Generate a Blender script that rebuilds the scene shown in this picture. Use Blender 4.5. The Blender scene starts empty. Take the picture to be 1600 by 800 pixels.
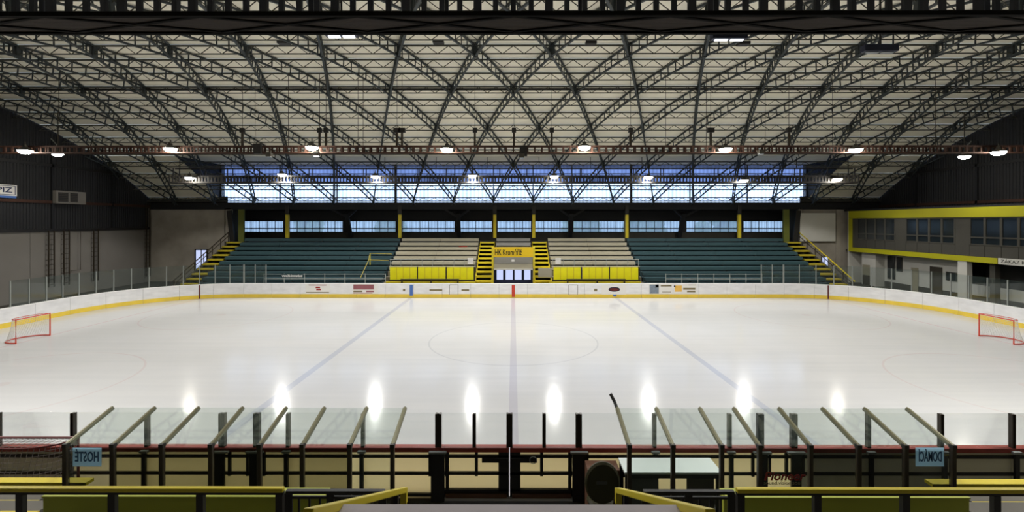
import bpy, math, random
from mathutils import Vector, Matrix
R = math.radians
random.seed(7)
S = bpy.context.scene
COL = S.collection

# ------------------------------------------------------------------ camera
F, CX, HY, EYE = 736.0, 802.0, 347.0, 6.4          # focal length in pixels, vertical centre line, horizon row, eye height
cam_d = bpy.data.cameras.new('camera')
cam = bpy.data.objects.new('camera', cam_d)
COL.objects.link(cam)
cam.location = (0, 0, EYE)
cam.rotation_euler = (R(90), 0, R(0.16))
cam_d.sensor_width = 36
cam_d.lens = 36 * F / 1600
cam_d.shift_y = -(400 - HY) / 1600
cam_d.clip_start = 0.05
cam_d.clip_end = 400
S.camera = cam

# ------------------------------------------------------------------ world, exposure
w = bpy.data.worlds.new('daylight')
S.world = w
w.use_nodes = True
bg = w.node_tree.nodes['Background']
bg.inputs[0].default_value = (0.50, 0.67, 1.0, 1)
bg.inputs[1].default_value = 3.5
S.view_settings.view_transform = 'Standard'
S.view_settings.look = 'None'
S.view_settings.gamma = 1
S.view_settings.use_curve_mapping = False
S.view_settings.exposure = 0.0
S.cycles.use_denoising = True
S.cycles.max_bounces = 8
S.cycles.diffuse_bounces = 5
S.cycles.glossy_bounces = 3
S.cycles.transmission_bounces = 6
S.cycles.transparent_max_bounces = 24
S.cycles.caustics_reflective = False
S.cycles.caustics_refractive = False
S.cycles.sample_clamp_indirect = 4.0
LAMP_W = 1750.0            # radiant power of one hall lamp
LAMP_W_NEAR = 3000.0       # unseen lamps added by the near catwalk; box floodlights take a share
CONE = 133                 # lamp cut-off angle

# ------------------------------------------------------------------ materials
def lin(c):
    return tuple(((v / 255) / 12.92 if v / 255 <= 0.04045 else ((v / 255 + 0.055) / 1.055) ** 2.4) for v in c) + (1,)
MATS = {}
def mat(name, rgb, rough=0.6, metal=0.0, vary=0.12, scale=3.0, bump=0.0, stretch=(1, 1, 1), spec=0.4):
    m = bpy.data.materials.new(name)
    m.use_nodes = True
    nt = m.node_tree
    b = nt.nodes['Principled BSDF']
    b.inputs['Roughness'].default_value = rough
    b.inputs['Metallic'].default_value = metal
    b.inputs['Specular IOR Level'].default_value = spec
    c = lin(rgb)
    tc = nt.nodes.new('ShaderNodeTexCoord')
    mp = nt.nodes.new('ShaderNodeMapping')
    mp.inputs['Scale'].default_value = stretch
    nt.links.new(tc.outputs['Object'], mp.inputs[0])
    n = nt.nodes.new('ShaderNodeTexNoise')
    n.inputs['Scale'].default_value = scale
    n.inputs['Detail'].default_value = 4
    nt.links.new(mp.outputs[0], n.inputs['Vector'])
    mx = nt.nodes.new('ShaderNodeMix')
    mx.data_type = 'RGBA'
    mx.inputs[6].default_value = tuple(v * (1 - vary) for v in c[:3]) + (1,)
    mx.inputs[7].default_value = tuple(min(1, v * (1 + vary)) for v in c[:3]) + (1,)
    nt.links.new(n.outputs[0], mx.inputs[0])
    nt.links.new(mx.outputs[2], b.inputs['Base Color'])
    if bump:
        bp = nt.nodes.new('ShaderNodeBump')
        bp.inputs['Strength'].default_value = bump
        bp.inputs['Distance'].default_value = 0.02
        nt.links.new(n.outputs[0], bp.inputs['Height'])
        nt.links.new(bp.outputs[0], b.inputs['Normal'])
    MATS[name] = m
    return m
def glow(name, rgb, strength):
    m = bpy.data.materials.new(name)
    m.use_nodes = True
    nt = m.node_tree
    nt.nodes.remove(nt.nodes['Principled BSDF'])
    e = nt.nodes.new('ShaderNodeEmission')
    e.inputs[0].default_value = lin(rgb)
    e.inputs[1].default_value = strength
    nt.links.new(e.outputs[0], nt.nodes['Material Output'].inputs[0])
    MATS[name] = m
    return m
def glass(name, tint, gloss=0.06, haze=0.0, haze_col=(150, 170, 165)):
    """Sheet glass: mostly clear, a little mirror, a little dirt."""
    m = bpy.data.materials.new(name)
    m.use_nodes = True
    nt = m.node_tree
    nt.nodes.remove(nt.nodes['Principled BSDF'])
    t = nt.nodes.new('ShaderNodeBsdfTransparent')
    t.inputs[0].default_value = tuple(tint) + (1,)
    g = nt.nodes.new('ShaderNodeBsdfGlossy')
    g.inputs[0].default_value = (0.9, 0.95, 0.93, 1)
    g.inputs['Roughness'].default_value = 0.04
    lw = nt.nodes.new('ShaderNodeFresnel')
    lw.inputs[0].default_value = 1.35
    mul = nt.nodes.new('ShaderNodeMath')
    mul.operation = 'MULTIPLY'
    mul.inputs[1].default_value = gloss * 10
    nt.links.new(lw.outputs[0], mul.inputs[0])
    a = nt.nodes.new('ShaderNodeMixShader')
    nt.links.new(mul.outputs[0], a.inputs[0])
    nt.links.new(t.outputs[0], a.inputs[1])
    nt.links.new(g.outputs[0], a.inputs[2])
    d = nt.nodes.new('ShaderNodeBsdfDiffuse')
    d.inputs[0].default_value = lin(haze_col)
    b = nt.nodes.new('ShaderNodeMixShader')
    b.inputs[0].default_value = haze
    nt.links.new(a.outputs[0], b.inputs[1])
    nt.links.new(d.outputs[0], b.inputs[2])
    nt.links.new(b.outputs[0], nt.nodes['Material Output'].inputs[0])
    MATS[name] = m
    return m
def ribbed(name, clear, period, dark=0.75, tint=(1, 1, 1), milk=0.12):
    """Translucent ribbed glazing: lets the sky through, with a fine upright rib pattern."""
    m = bpy.data.materials.new(name)
    m.use_nodes = True
    nt = m.node_tree
    nt.nodes.remove(nt.nodes['Principled BSDF'])
    tc = nt.nodes.new('ShaderNodeNewGeometry')
    wv = nt.nodes.new('ShaderNodeTexWave')
    wv.bands_direction = 'X'
    wv.inputs['Scale'].default_value = 0.314 / period
    nt.links.new(tc.outputs['Position'], wv.inputs['Vector'])
    no = nt.nodes.new('ShaderNodeTexNoise')
    no.inputs['Scale'].default_value = 0.7
    nt.links.new(tc.outputs['Position'], no.inputs['Vector'])
    cr = nt.nodes.new('ShaderNodeMapRange')
    cr.inputs[3].default_value = dark
    cr.inputs[4].default_value = 1.0
    nt.links.new(wv.outputs[1], cr.inputs[0])
    nr = nt.nodes.new('ShaderNodeMapRange')
    nr.inputs[1].default_value = 0.3
    nr.inputs[2].default_value = 0.7
    nr.inputs[3].default_value = 0.82
    nr.inputs[4].default_value = 1.0
    nt.links.new(no.outputs[0], nr.inputs[0])
    mul = nt.nodes.new('ShaderNodeMath')
    mul.operation = 'MULTIPLY'
    nt.links.new(cr.outputs[0], mul.inputs[0])
    nt.links.new(nr.outputs[0], mul.inputs[1])
    vm = nt.nodes.new('ShaderNodeVectorMath')
    vm.operation = 'SCALE'
    vm.inputs[0].default_value = tuple(v * clear for v in tint)
    nt.links.new(mul.outputs[0], vm.inputs['Scale'])
    t = nt.nodes.new('ShaderNodeBsdfTransparent')
    nt.links.new(vm.outputs[0], t.inputs[0])
    d = nt.nodes.new('ShaderNodeBsdfTranslucent')
    d.inputs[0].default_value = (0.42 * clear, 0.46 * clear, 0.5 * clear, 1)
    mx = nt.nodes.new('ShaderNodeMixShader')
    mx.inputs[0].default_value = milk
    nt.links.new(t.outputs[0], mx.inputs[1])
    nt.links.new(d.outputs[0], mx.inputs[2])
    nt.links.new(mx.outputs[0], nt.nodes['Material Output'].inputs[0])
    MATS[name] = m
    return m

M = MATS
mat('roof_board', (238, 233, 214), 0.9, scale=0.35, vary=0.10, stretch=(1, 3, 3))
mat('roof_steel', (52, 58, 60), 0.55, scale=2.0, vary=0.2)
mat('purlin_steel', (74, 74, 66), 0.6, scale=2.0, vary=0.2)
mat('rust_steel', (62, 38, 27), 0.8, scale=4.0, vary=0.35)
mat('black_steel', (34, 32, 30), 0.5, scale=4, vary=0.2)
mat('brown_steel', (50, 42, 30), 0.45, scale=4, vary=0.2)
mat('catwalk_wood', (42, 33, 25), 0.85, scale=2.5, vary=0.35, stretch=(0.3, 4, 1))
mat('dark_clad', (25, 26, 29), 0.7, scale=1.2, vary=0.15, stretch=(1, 1, 0.2))
mat('precast', (122, 118, 112), 0.9, scale=0.6, vary=0.10)
mat('plaster', (154, 147, 136), 0.95, scale=0.6, vary=0.42, bump=0.2)
mat('white_paint', (196, 194, 186), 0.8, scale=1.0, vary=0.08)
mat('concrete', (104, 100, 92), 0.9, scale=1.5, vary=0.2, bump=0.2)
mat('dark_concrete', (62, 60, 54), 0.9, scale=1.5, vary=0.2)
mat('grey_slab', (178, 169, 169), 0.75, scale=3.0, vary=0.10)
mat('teal_paint', (46, 72, 77), 0.55, scale=1.2, vary=0.16, stretch=(0.4, 2, 2))
mat('teal_dark', (40, 62, 67), 0.8, scale=1.0, vary=0.2)
mat('beige_paint', (164, 158, 138), 0.6, scale=1.2, vary=0.12, stretch=(0.4, 2, 2))
mat('grey_seat', (142, 140, 134), 0.6, scale=1.2, vary=0.12, stretch=(0.4, 2, 2))
mat('beige_dark', (106, 101, 88), 0.85, scale=1.0, vary=0.2)
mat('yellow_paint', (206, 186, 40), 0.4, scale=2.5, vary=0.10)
mat('lime_yellow', (242, 234, 8), 0.5, scale=2.0, vary=0.08)
mat('sign_yellow', (226, 190, 14), 0.5, scale=2.0, vary=0.06)
mat('olive_panel', (166, 172, 58), 0.55, scale=1.5, vary=0.14)
mat('olive_column', (98, 104, 40), 0.6, scale=1.5, vary=0.14)
mat('band_yellow', (172, 167, 16), 0.55, scale=0.7, vary=0.12)
mat('board_cap', (150, 62, 52), 0.5, scale=3.0, vary=0.18)
mat('red_paint', (192, 62, 44), 0.45, scale=3.0, vary=0.1)
mat('dark_red', (92, 30, 26), 0.5, scale=3.0, vary=0.15)
mat('blue_paint', (70, 108, 176), 0.5, scale=3.0, vary=0.08)
mat('kick_yellow', (228, 198, 72), 0.5, scale=1.2, vary=0.16)
mat('facade_grey', (66, 64, 57), 0.8, scale=0.8, vary=0.14)
mat('dark_glass', (30, 36, 40), 0.12, scale=1.0, vary=0.3, spec=0.6)
mat('dark_door', (66, 60, 50), 0.6, scale=1.0, vary=0.15)
mat('beige_door', (150, 144, 122), 0.6, scale=1.0, vary=0.10)
mat('net_cord', (200, 198, 192), 0.9, vary=0.05)
mat('rust_net', (120, 112, 108), 0.9, vary=0.1)
mat('table_top', (206, 214, 208), 0.4, scale=2.0, vary=0.06)
mat('chair_black', (56, 53, 30), 0.55, scale=4.0, vary=0.2)
mat('plywood_brown', (98, 66, 48), 0.7, scale=2.0, vary=0.2)
mat('ink_blue', (58, 88, 122), 0.8, vary=0.05)
mat('ink_black', (28, 26, 22), 0.8, vary=0.05)
mat('ink_red', (150, 28, 30), 0.6, vary=0.05)
mat('ink_grey', (120, 110, 80), 0.8, vary=0.05)
mat('ink_navy', (40, 48, 84), 0.7, vary=0.05)
mat('ink_orange', (222, 176, 84), 0.7, vary=0.1)
mat('ink_maroon', (142, 86, 92), 0.7, vary=0.15)
mat('poster_white', (222, 220, 216), 0.6, vary=0.03)
mat('poster_photo', (120, 132, 146), 0.6, scale=6.0, vary=0.5)
mat('galvanised', (150, 154, 150), 0.4, metal=0.4, scale=3.0, vary=0.1)
mat('navy_housing', (26, 32, 56), 0.5, scale=3.0, vary=0.1)
mat('unlit_lens', (170, 176, 180), 0.3, vary=0.05)
mat('lamp_housing', (70, 66, 58), 0.5, metal=0.3, vary=0.1)
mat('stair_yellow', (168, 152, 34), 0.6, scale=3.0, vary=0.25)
mat('rail_yellow', (150, 136, 58), 0.6, vary=0.15)
mat('black_matte', (18, 17, 15), 0.9, vary=0.2, spec=0.1)
mat('stair_dark', (46, 40, 26), 0.8, vary=0.2)
glow('lamp_lit', (255, 248, 234), 130.0)
glow('flood_lit', (240, 246, 255), 3.0)
glow('door_daylight', (205, 216, 255), 1.0)
glass('rink_glass', (0.965, 0.975, 0.97), 0.03, 0.02)
glass('rink_glass_far', (0.86, 0.885, 0.885), 0.04, 0.02)
glass('canopy_glass', (0.95, 0.975, 0.965), 0.02, 0.025)
glass('smoked_glass', (0.62, 0.63, 0.56), 0.03, 0.03, (90, 96, 80))
glass('murky_glass', (0.70, 0.72, 0.72), 0.03, 0.05, (90, 96, 92))
ribbed('sky_glazing', 1.0, 0.42, 0.80)
ribbed('sky_glazing_dull', 0.50, 0.42, 0.85, (0.82, 0.90, 1.15))
ribbed('wall_glazing', 0.80, 0.36, 0.72, (0.95, 1.0, 0.97), 0.5)

def board_material(name, rgb, back, part=0.75):
    """White rink boards: an opaque-looking plastic sheet that lets some ice light through."""
    m = mat(name, rgb, 0.5, scale=0.9, vary=0.07, stretch=(1, 1, 2))
    nt = m.node_tree
    out = nt.nodes['Material Output']
    b = nt.nodes['Principled BSDF']
    t = nt.nodes.new('ShaderNodeBsdfTranslucent')
    t.inputs[0].default_value = lin(back)
    mx = nt.nodes.new('ShaderNodeMixShader')
    mx.inputs[0].default_value = part
    nt.links.new(b.outputs[0], mx.inputs[1])
    nt.links.new(t.outputs[0], mx.inputs[2])
    nt.links.new(mx.outputs[0], out.inputs[0])
board_material('paper_blue', (156, 184, 198), (205, 228, 240), 0.85)
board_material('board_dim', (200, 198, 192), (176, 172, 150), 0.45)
board_material('board_white', (222, 220, 218), (244, 234, 202))
mat('board_far', (222, 222, 224), 0.5, scale=1.3, vary=0.2, stretch=(1, 1, 3))
mat('cap_white', (240, 240, 238), 0.5, vary=0.03)
mat('board_back_grey', (86, 86, 84), 0.7, scale=1.0, vary=0.15)

def ice_material():
    m = bpy.data.materials.new('ice')
    m.use_nodes = True
    nt = m.node_tree
    L = nt.links
    b = nt.nodes['Principled BSDF']
    g = nt.nodes.new('ShaderNodeNewGeometry')
    sp = nt.nodes.new('ShaderNodeSeparateXYZ')
    L.new(g.outputs['Position'], sp.inputs[0])
    def mth(op, a, bb=None, c=None):
        n = nt.nodes.new('ShaderNodeMath')
        n.operation = op
        for i, v in enumerate((a, bb, c)):
            if v is None:
                continue
            if isinstance(v, (int, float)):
                n.inputs[i].default_value = v
            else:
                L.new(v, n.inputs[i])
        return n.outputs[0]
    X, Y = sp.outputs[0], sp.outputs[1]
    def near(v, c, half):       # 1 within half of c
        return mth('LESS_THAN', mth('ABSOLUTE', mth('SUBTRACT', v, c)), half)
    def ring(cx, cy, r, half=0.045):
        dx = mth('SUBTRACT', X, cx)
        dy = mth('SUBTRACT', Y, cy)
        rr = mth('SQRT', mth('ADD', mth('MULTIPLY', dx, dx), mth('MULTIPLY', dy, dy)))
        return mth('LESS_THAN', mth('ABSOLUTE', mth('SUBTRACT', rr, r)), half)
    nz = nt.nodes.new('ShaderNodeTexNoise')
    nz.inputs['Scale'].default_value = 0.25
    nz.inputs['Detail'].default_value = 5
    L.new(g.outputs['Position'], nz.inputs['Vector'])
    st = nt.nodes.new('ShaderNodeMapping')
    st.inputs['Scale'].default_value = (0.12, 2.2, 1)
    L.new(g.outputs['Position'], st.inputs[0])
    n2 = nt.nodes.new('ShaderNodeTexNoise')
    n2.inputs['Scale'].default_value = 1.0
    n2.inputs['Detail'].default_value = 6
    L.new(st.outputs[0], n2.inputs['Vector'])
    def mix(fac, a, col):
        n = nt.nodes.new('ShaderNodeMix')
        n.data_type = 'RGBA'
        if isinstance(fac, (int, float)):
            n.inputs[0].default_value = fac
        else:
            L.new(fac, n.inputs[0])
        if isinstance(a, tuple):
            n.inputs[6].default_value = a
        else:
            L.new(a, n.inputs[6])
        n.inputs[7].default_value = col
        return n.outputs[2]
    base = mix(nz.outputs[0], lin((200, 199, 197)), lin((214, 213, 213)))
    base = mix(mth('MULTIPLY', n2.outputs[0], 0.42), base, lin((164, 168, 174)))
    cy = 25.5
    base = mix(mth('MULTIPLY', mth('ADD', near(X, -8.67, 0.16), near(X, 8.67, 0.15)), 0.38), base, lin((140, 148, 176)))
    base = mix(mth('MULTIPLY', near(X, 0.0, 0.15), 0.34), base, lin((150, 142, 165)))
    base = mix(mth('MULTIPLY', mth('ADD', near(X, -26.15, 0.05), near(X, 26.15, 0.05)), 0.4), base, lin((200, 130, 130)))
    base = mix(mth('MULTIPLY', ring(0, cy, 4.5), 0.30), base, lin((150, 150, 160)))
    for sx in (-1, 1):
        for sy in (-7.0, 7.0):
            base = mix(mth('MULTIPLY', ring(sx * 20.2, cy + sy, 4.5), 0.20), base, lin((190, 140, 140)))
            base = mix(mth('MULTIPLY', ring(sx * 20.2, cy + sy, 0.15, 0.15), 0.12), base, lin((190, 130, 130)))
    L.new(base, b.inputs['Base Color'])
    b.inputs['Roughness'].default_value = 0.2
    rr = nt.nodes.new('ShaderNodeMapRange')
    rr.inputs[3].default_value = 0.06
    rr.inputs[4].default_value = 0.22
    L.new(n2.outputs[0], rr.inputs[0])
    L.new(rr.outputs[0], b.inputs['Roughness'])
    b.inputs['Specular IOR Level'].default_value = 0.15
    b.inputs['IOR'].default_value = 1.31
    bp = nt.nodes.new('ShaderNodeBump')
    bp.inputs['Strength'].default_value = 0.06
    bp.inputs['Distance'].default_value = 0.02
    L.new(n2.outputs[0], bp.inputs['Height'])
    L.new(bp.outputs[0], b.inputs['Normal'])
    MATS['ice'] = m
ice_material()

# ------------------------------------------------------------------ mesh helpers
ORG = {}
def at(px, py, D):
    """World point seen at a pixel at distance D in front of the eye."""
    return Vector(((px - CX) * D / F, D, EYE - (py - HY) * D / F))
def xat(px, D):
    return (px - CX) * D / F
def zat(py, D):
    return EYE - (py - HY) * D / F
class MB:
    def __init__(s):
        s.v, s.f = [], []
    def add(s, vs, fs):
        k = len(s.v)
        s.v += [tuple(p) for p in vs]
        s.f += [tuple(i + k for i in f) for f in fs]
        return s
    def box(s, x0, x1, y0, y1, z0, z1):
        return s.add([(x0, y0, z0), (x1, y0, z0), (x1, y1, z0), (x0, y1, z0), (x0, y0, z1), (x1, y0, z1), (x1, y1, z1), (x0, y1, z1)],
                     [(0, 3, 2, 1), (4, 5, 6, 7), (0, 1, 5, 4), (1, 2, 6, 5), (2, 3, 7, 6), (3, 0, 4, 7)])
    def bar(s, p, q, w, h=None, up=(0, 0, 1), ends=True):
        h = h or w
        p, q = Vector(p), Vector(q)
        d = (q - p).normalized()
        u = Vector(up)
        sd = d.cross(u)
        if sd.length < 1e-4:
            sd = d.cross(Vector((0, 1, 0)))
        sd.normalize()
        u = sd.cross(d)
        a, b = sd * w / 2, u * h / 2
        vs = [c + o for c in (p, q) for o in (-a - b, a - b, a + b, -a + b)]
        fs = [(0, 1, 5, 4), (1, 2, 6, 5), (2, 3, 7, 6), (3, 0, 4, 7)]
        if ends:
            fs += [(3, 2, 1, 0), (4, 5, 6, 7)]
        return s.add(vs, fs)
    def tube(s, pts, r, n=8, caps=True):
        pts = [Vector(p) for p in pts]
        k = len(s.v)
        for i, p in enumerate(pts):
            d = (pts[min(i + 1, len(pts) - 1)] - pts[max(i - 1, 0)]).normalized()
            a = d.cross(Vector((0, 0, 1)))
            if a.length < 1e-3:
                a = d.cross(Vector((0, 1, 0)))
            a.normalize()
            b = d.cross(a)
            for j in range(n):
                t = 2 * math.pi * j / n
                s.v.append(tuple(p + a * (r * math.cos(t)) + b * (r * math.sin(t))))
        for i in range(len(pts) - 1):
            for j in range(n):
                s.f.append((k + i * n + j, k + i * n + (j + 1) % n, k + (i + 1) * n + (j + 1) % n, k + (i + 1) * n + j))
        if caps:
            s.f.append(tuple(k + j for j in reversed(range(n))))
            s.f.append(tuple(k + (len(pts) - 1) * n + j for j in range(n)))
        return s
    def lathe(s, prof, c=(0, 0, 0), n=16, sx=1, sy=1):
        k = len(s.v)
        for r, z in prof:
            for j in range(n):
                t = 2 * math.pi * j / n
                s.v.append((c[0] + sx * r * math.cos(t), c[1] + sy * r * math.sin(t), c[2] + z))
        for i in range(len(prof) - 1):
            for j in range(n):
                s.f.append((k + i * n + j, k + i * n + (j + 1) % n, k + (i + 1) * n + (j + 1) % n, k + (i + 1) * n + j))
        return s
    def mesh(s, name, m, off=(0, 0, 0), smooth=False):
        me = bpy.data.meshes.new(name)
        o = Vector(off)
        me.from_pydata([tuple(Vector(p) - o) for p in s.v], [], s.f)
        me.update()
        if m:
            me.materials.append(MATS[m])
        if smooth:
            for p in me.polygons:
                p.use_smooth = True
        return me
    def build(s, name, m, parent=None, smooth=False, bevel=0):
        if parent is not None:
            off = ORG[parent.name]
            o = bpy.data.objects.new(name, s.mesh(name, m, off, smooth))
            COL.objects.link(o)
            o.parent = parent
            ORG[o.name] = off
        else:
            xs = [p[0] for p in s.v]
            ys = [p[1] for p in s.v]
            zs = [p[2] for p in s.v]
            off = Vector(((min(xs) + max(xs)) / 2, (min(ys) + max(ys)) / 2, min(zs)))
            o = bpy.data.objects.new(name, s.mesh(name, m, off, smooth))
            COL.objects.link(o)
            o.location = off
            ORG[o.name] = off
        if bevel:
            b = o.modifiers.new('bevel', 'BEVEL')
            b.width = bevel
            b.segments = 2
            b.limit_method = 'ANGLE'
        return o
def BOX(name, m, parent, *a, **k):
    return MB().box(*a).build(name, m, parent, **k)
def tag(o, label, cat=None, group=None, kind=None):
    if label:
        o['label'] = label
    if cat:
        o['category'] = cat
    if group:
        o['group'] = group
    if kind:
        o['kind'] = kind
    return o
def thing(name, label, cat, loc=(0, 0, 0), group=None):
    o = bpy.data.objects.new(name, None)
    o.empty_display_size = 0.3
    COL.objects.link(o)
    o.location = loc
    ORG[o.name] = Vector(loc)
    return tag(o, label, cat, group)
def setting(name, loc=(0, 0, 0), label=None, cat=None):
    o = thing(name, label, cat, loc)
    o['kind'] = 'structure'
    return o
def share(name, me, parent, loc, rot=(0, 0, 0), scale=None):
    """One more object on a mesh already made; loc is in the world."""
    o = bpy.data.objects.new(name, me)
    COL.objects.link(o)
    o.parent = parent
    o.location = Vector(loc) - ORG[parent.name]
    o.rotation_euler = rot
    if scale:
        o.scale = scale
    ORG[o.name] = Vector(loc)
    return o
def copy_tree(o, loc=None, parent=None):
    c = o.copy()
    COL.objects.link(c)
    c.parent = parent
    if loc is not None:
        c.location = loc
        ORG[c.name] = Vector(loc)
    for ch in list(o.children):
        copy_tree(ch, None, c)
    return c
def lettering(name, body, size, m, parent, loc, rot=(R(90), 0, 0), width=None, shear=0.0, mirror=False, bold=0.0):
    cu = bpy.data.curves.new(name, 'FONT')
    cu.body = body
    cu.size = size
    cu.align_x = 'CENTER'
    cu.align_y = 'CENTER'
    cu.extrude = 0.004
    cu.shear = shear
    cu.offset = bold
    cu.resolution_u = 3
    tmp = bpy.data.objects.new('letters', cu)
    COL.objects.link(tmp)
    dg = bpy.context.evaluated_depsgraph_get()
    me = bpy.data.meshes.new_from_object(tmp.evaluated_get(dg))
    bpy.data.objects.remove(tmp)
    xs = [v.co.x for v in me.vertices] or [0, 1]
    k = (width / (max(xs) - min(xs))) if width else 1
    mid = (max(xs) + min(xs)) / 2
    for v in me.vertices:
        v.co.x = (v.co.x - mid) * k * (-1 if mirror else 1)
    me.materials.clear()
    me.materials.append(MATS[m])
    me.name = name
    return share(name, me, parent, loc, rot)

# ------------------------------------------------------------------ hall dimensions
GX = 39.3                                   # gable walls
YC, ZC, RM = 26.3, -28.05, 44.0              # vault: axis and radius of the middle of the ribs
STEP = R(8.3)                               # angle between node rows
A = 4.27                                    # node spacing along the hall
Y0, Y1, LX, RAD, BH = 11.0, 39.9, 30.7, 7.8, 1.2   # ice rink
def arc(t, r, x=0.0):
    return Vector((x, YC + r * math.sin(t), ZC + r * math.cos(t)))
TMAX, TSKY = R(35.0), R(23.6)
RTOP, RBOT, RCLAD = RM + 0.30, RM - 0.30, RM + 0.38
SKX = 31.75                                  # half width of the glazed strip

# ------------------------------------------------------------------ floor and ice
def rink_path(x0, y0, x1, y1, r, n=10):
    pts = []
    for cx, cy, a0 in ((x1 - r, y0 + r, -90), (x1 - r, y1 - r, 0), (x0 + r, y1 - r, 90), (x0 + r, y0 + r, 180)):
        for i in range(n + 1):
            a = R(a0 + 90 * i / n)
            pts.append((cx + r * math.cos(a), cy + r * math.sin(a)))
    return pts
fl = BOX('floor', 'dark_concrete', None, -GX, GX, -9, 54.2, -0.2, -0.03)
tag(fl, 'dark concrete hall floor around the rink', None, kind='structure')
pts = rink_path(-LX, Y0, LX, Y1, RAD)
ic = MB()
ic.add([(x, y, 0.0) for x, y in pts] + [(x, y, -0.028) for x, y in pts], [tuple(range(len(pts)))] + [(i, i + len(pts), (i + 1) % len(pts) + len(pts), (i + 1) % len(pts)) for i in range(len(pts))])
ic = ic.build('ice_floor', 'ice')
tag(ic, 'white ice sheet with faded lines and circles', None, kind='structure')

# ------------------------------------------------------------------ roof
ceil = setting('ceiling', label='arched lattice steel roof lined with beige boards')
edges = [R(-35.0)] + [R(8.3 / 3 * k) for k in range(-12, 9)] + [TSKY]
def strip(t0, t1, x0, x1, r, th=0.06, n=2):
    m = MB()
    ts = [t0 + (t1 - t0) * i / n for i in range(n + 1)]
    vs = []
    for rr in (r, r + th):
        for t in ts:
            vs += [arc(t, rr, x0), arc(t, rr, x1)]
    fs = []
    k = 2 * (n + 1)
    for i in range(n):
        a = 2 * i
        fs += [(a, a + 1, a + 3, a + 2), (k + a, k + a + 2, k + a + 3, k + a + 1), (a, a + 2, k + a + 2, k + a), (a + 1, k + a + 1, k + a + 3, a + 3)]
    fs += [(0, k, k + 1, 1), (2 * n, 2 * n + 1, k + 2 * n + 1, k + 2 * n)]
    return m.add(vs, fs)
for i in range(len(edges) - 1):
    t0, t1 = edges[i], edges[i + 1]
    mid = t0 + (t1 - t0) * 0.36
    for q, (a0, a1) in enumerate(((t0, mid), (mid, t1))):
        strip(a0 + 0.0004, a1 - 0.0004, -GX, GX, RCLAD + 0.012 * q).build('roof_panel', 'roof_board', ceil)
tl = [TSKY, R(24.9), R(27.667), R(30.433), R(33.2), TMAX]
for sx in (-1, 1):
    for i in range(len(tl) - 1):
        x0, x1 = sorted((sx * SKX, sx * GX))
        strip(tl[i] + 0.0004, tl[i + 1] - 0.0004, x0, x1, RCLAD).build('roof_panel', 'roof_board', ceil)
# ribs
def rib(k, sgn):
    m = MB()
    n = 76
    pts = []
    for j in range(n + 1):
        r = -4.08 + 8.16 * j / n
        x = (k + 0.5) * A + sgn * r * A / 2
        if abs(x) < GX - 0.12:
            pts.append((r * STEP, x))
    if len(pts) < 4:
        return
    for (ta, xa), (tb, xb) in zip(pts, pts[1:]):
        up = arc((ta + tb) / 2, 1.0) - Vector((0, YC, ZC))
        for rr in (RTOP, RBOT):
            m.bar(arc(ta, rr, xa), arc(tb, rr, xb), 0.11, 0.085, up, ends=False)
    for (ta, xa), (tb, xb) in zip(pts, pts[1:]):
        t, x = (ta + tb) / 2, (xa + xb) / 2
        m.bar(arc(t, RBOT, x), arc(t, RTOP, x), 0.055, 0.055, (1, 0, 0), ends=False)
    m.build('lattice_rib', 'roof_steel', ceil)
for k in range(-13, 13):
    rib(k, 1)
    rib(k, -1)
# node plates
pm = MB().box(-0.09, 0.09, -0.12, 0.12, -0.38, 0.32).mesh('node_plate', 'roof_steel')
for r in range(-4, 5):
    for k in range(-10, 11):
        x = k * A + (A / 2 if r % 2 == 0 else 0)
        if abs(x) < GX - 0.4:
            share('node_plate', pm, ceil, arc(r * STEP, RM, x), (-r * STEP, 0, 0))
# purlins
def purlin_mesh():
    m = MB()
    L = GX - 0.08
    m.box(-L, L, -0.035, 0.035, 0.25, 0.33)
    m.box(-L, L, -0.03, 0.03, -0.20, -0.14)
    n = 130
    for i in range(n):
        xa, xb = -L + 2 * L * i / n, -L + 2 * L * (i + 1) / n
        za, zb = (0.27, -0.17) if i % 2 else (-0.17, 0.27)
        m.bar((xa, 0, za), (xb, 0, zb), 0.036, 0.036, (0, 1, 0), ends=False)
    return m.mesh('purlin', 'purlin_steel')
pu = purlin_mesh()
for k in range(-12, 13):
    t = R(8.3 / 3 * k)
    share('purlin', pu, ceil, arc(t, RM + 0.02), (-t, 0, 0))
tb = MB().box(-GX + 0.1, GX - 0.1, -0.07, 0.07, -0.07, 0.07).mesh('tie_beam', 'black_steel')
for t in (STEP,):
    share('tie_beam', tb, ceil, arc(t, RM + 0.12))
# small black boxes on the purlins
for px, py in ((685, 66), (923, 68), (443, 67), (1161, 69)):
    o = BOX('junction_box', 'black_steel', ceil, *(lambda p: (p.x - 0.28, p.x + 0.28, p.y - 0.2, p.y + 0.2, p.z - 0.06, p.z + 0.08))(at(px, py, 24.6)))
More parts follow.
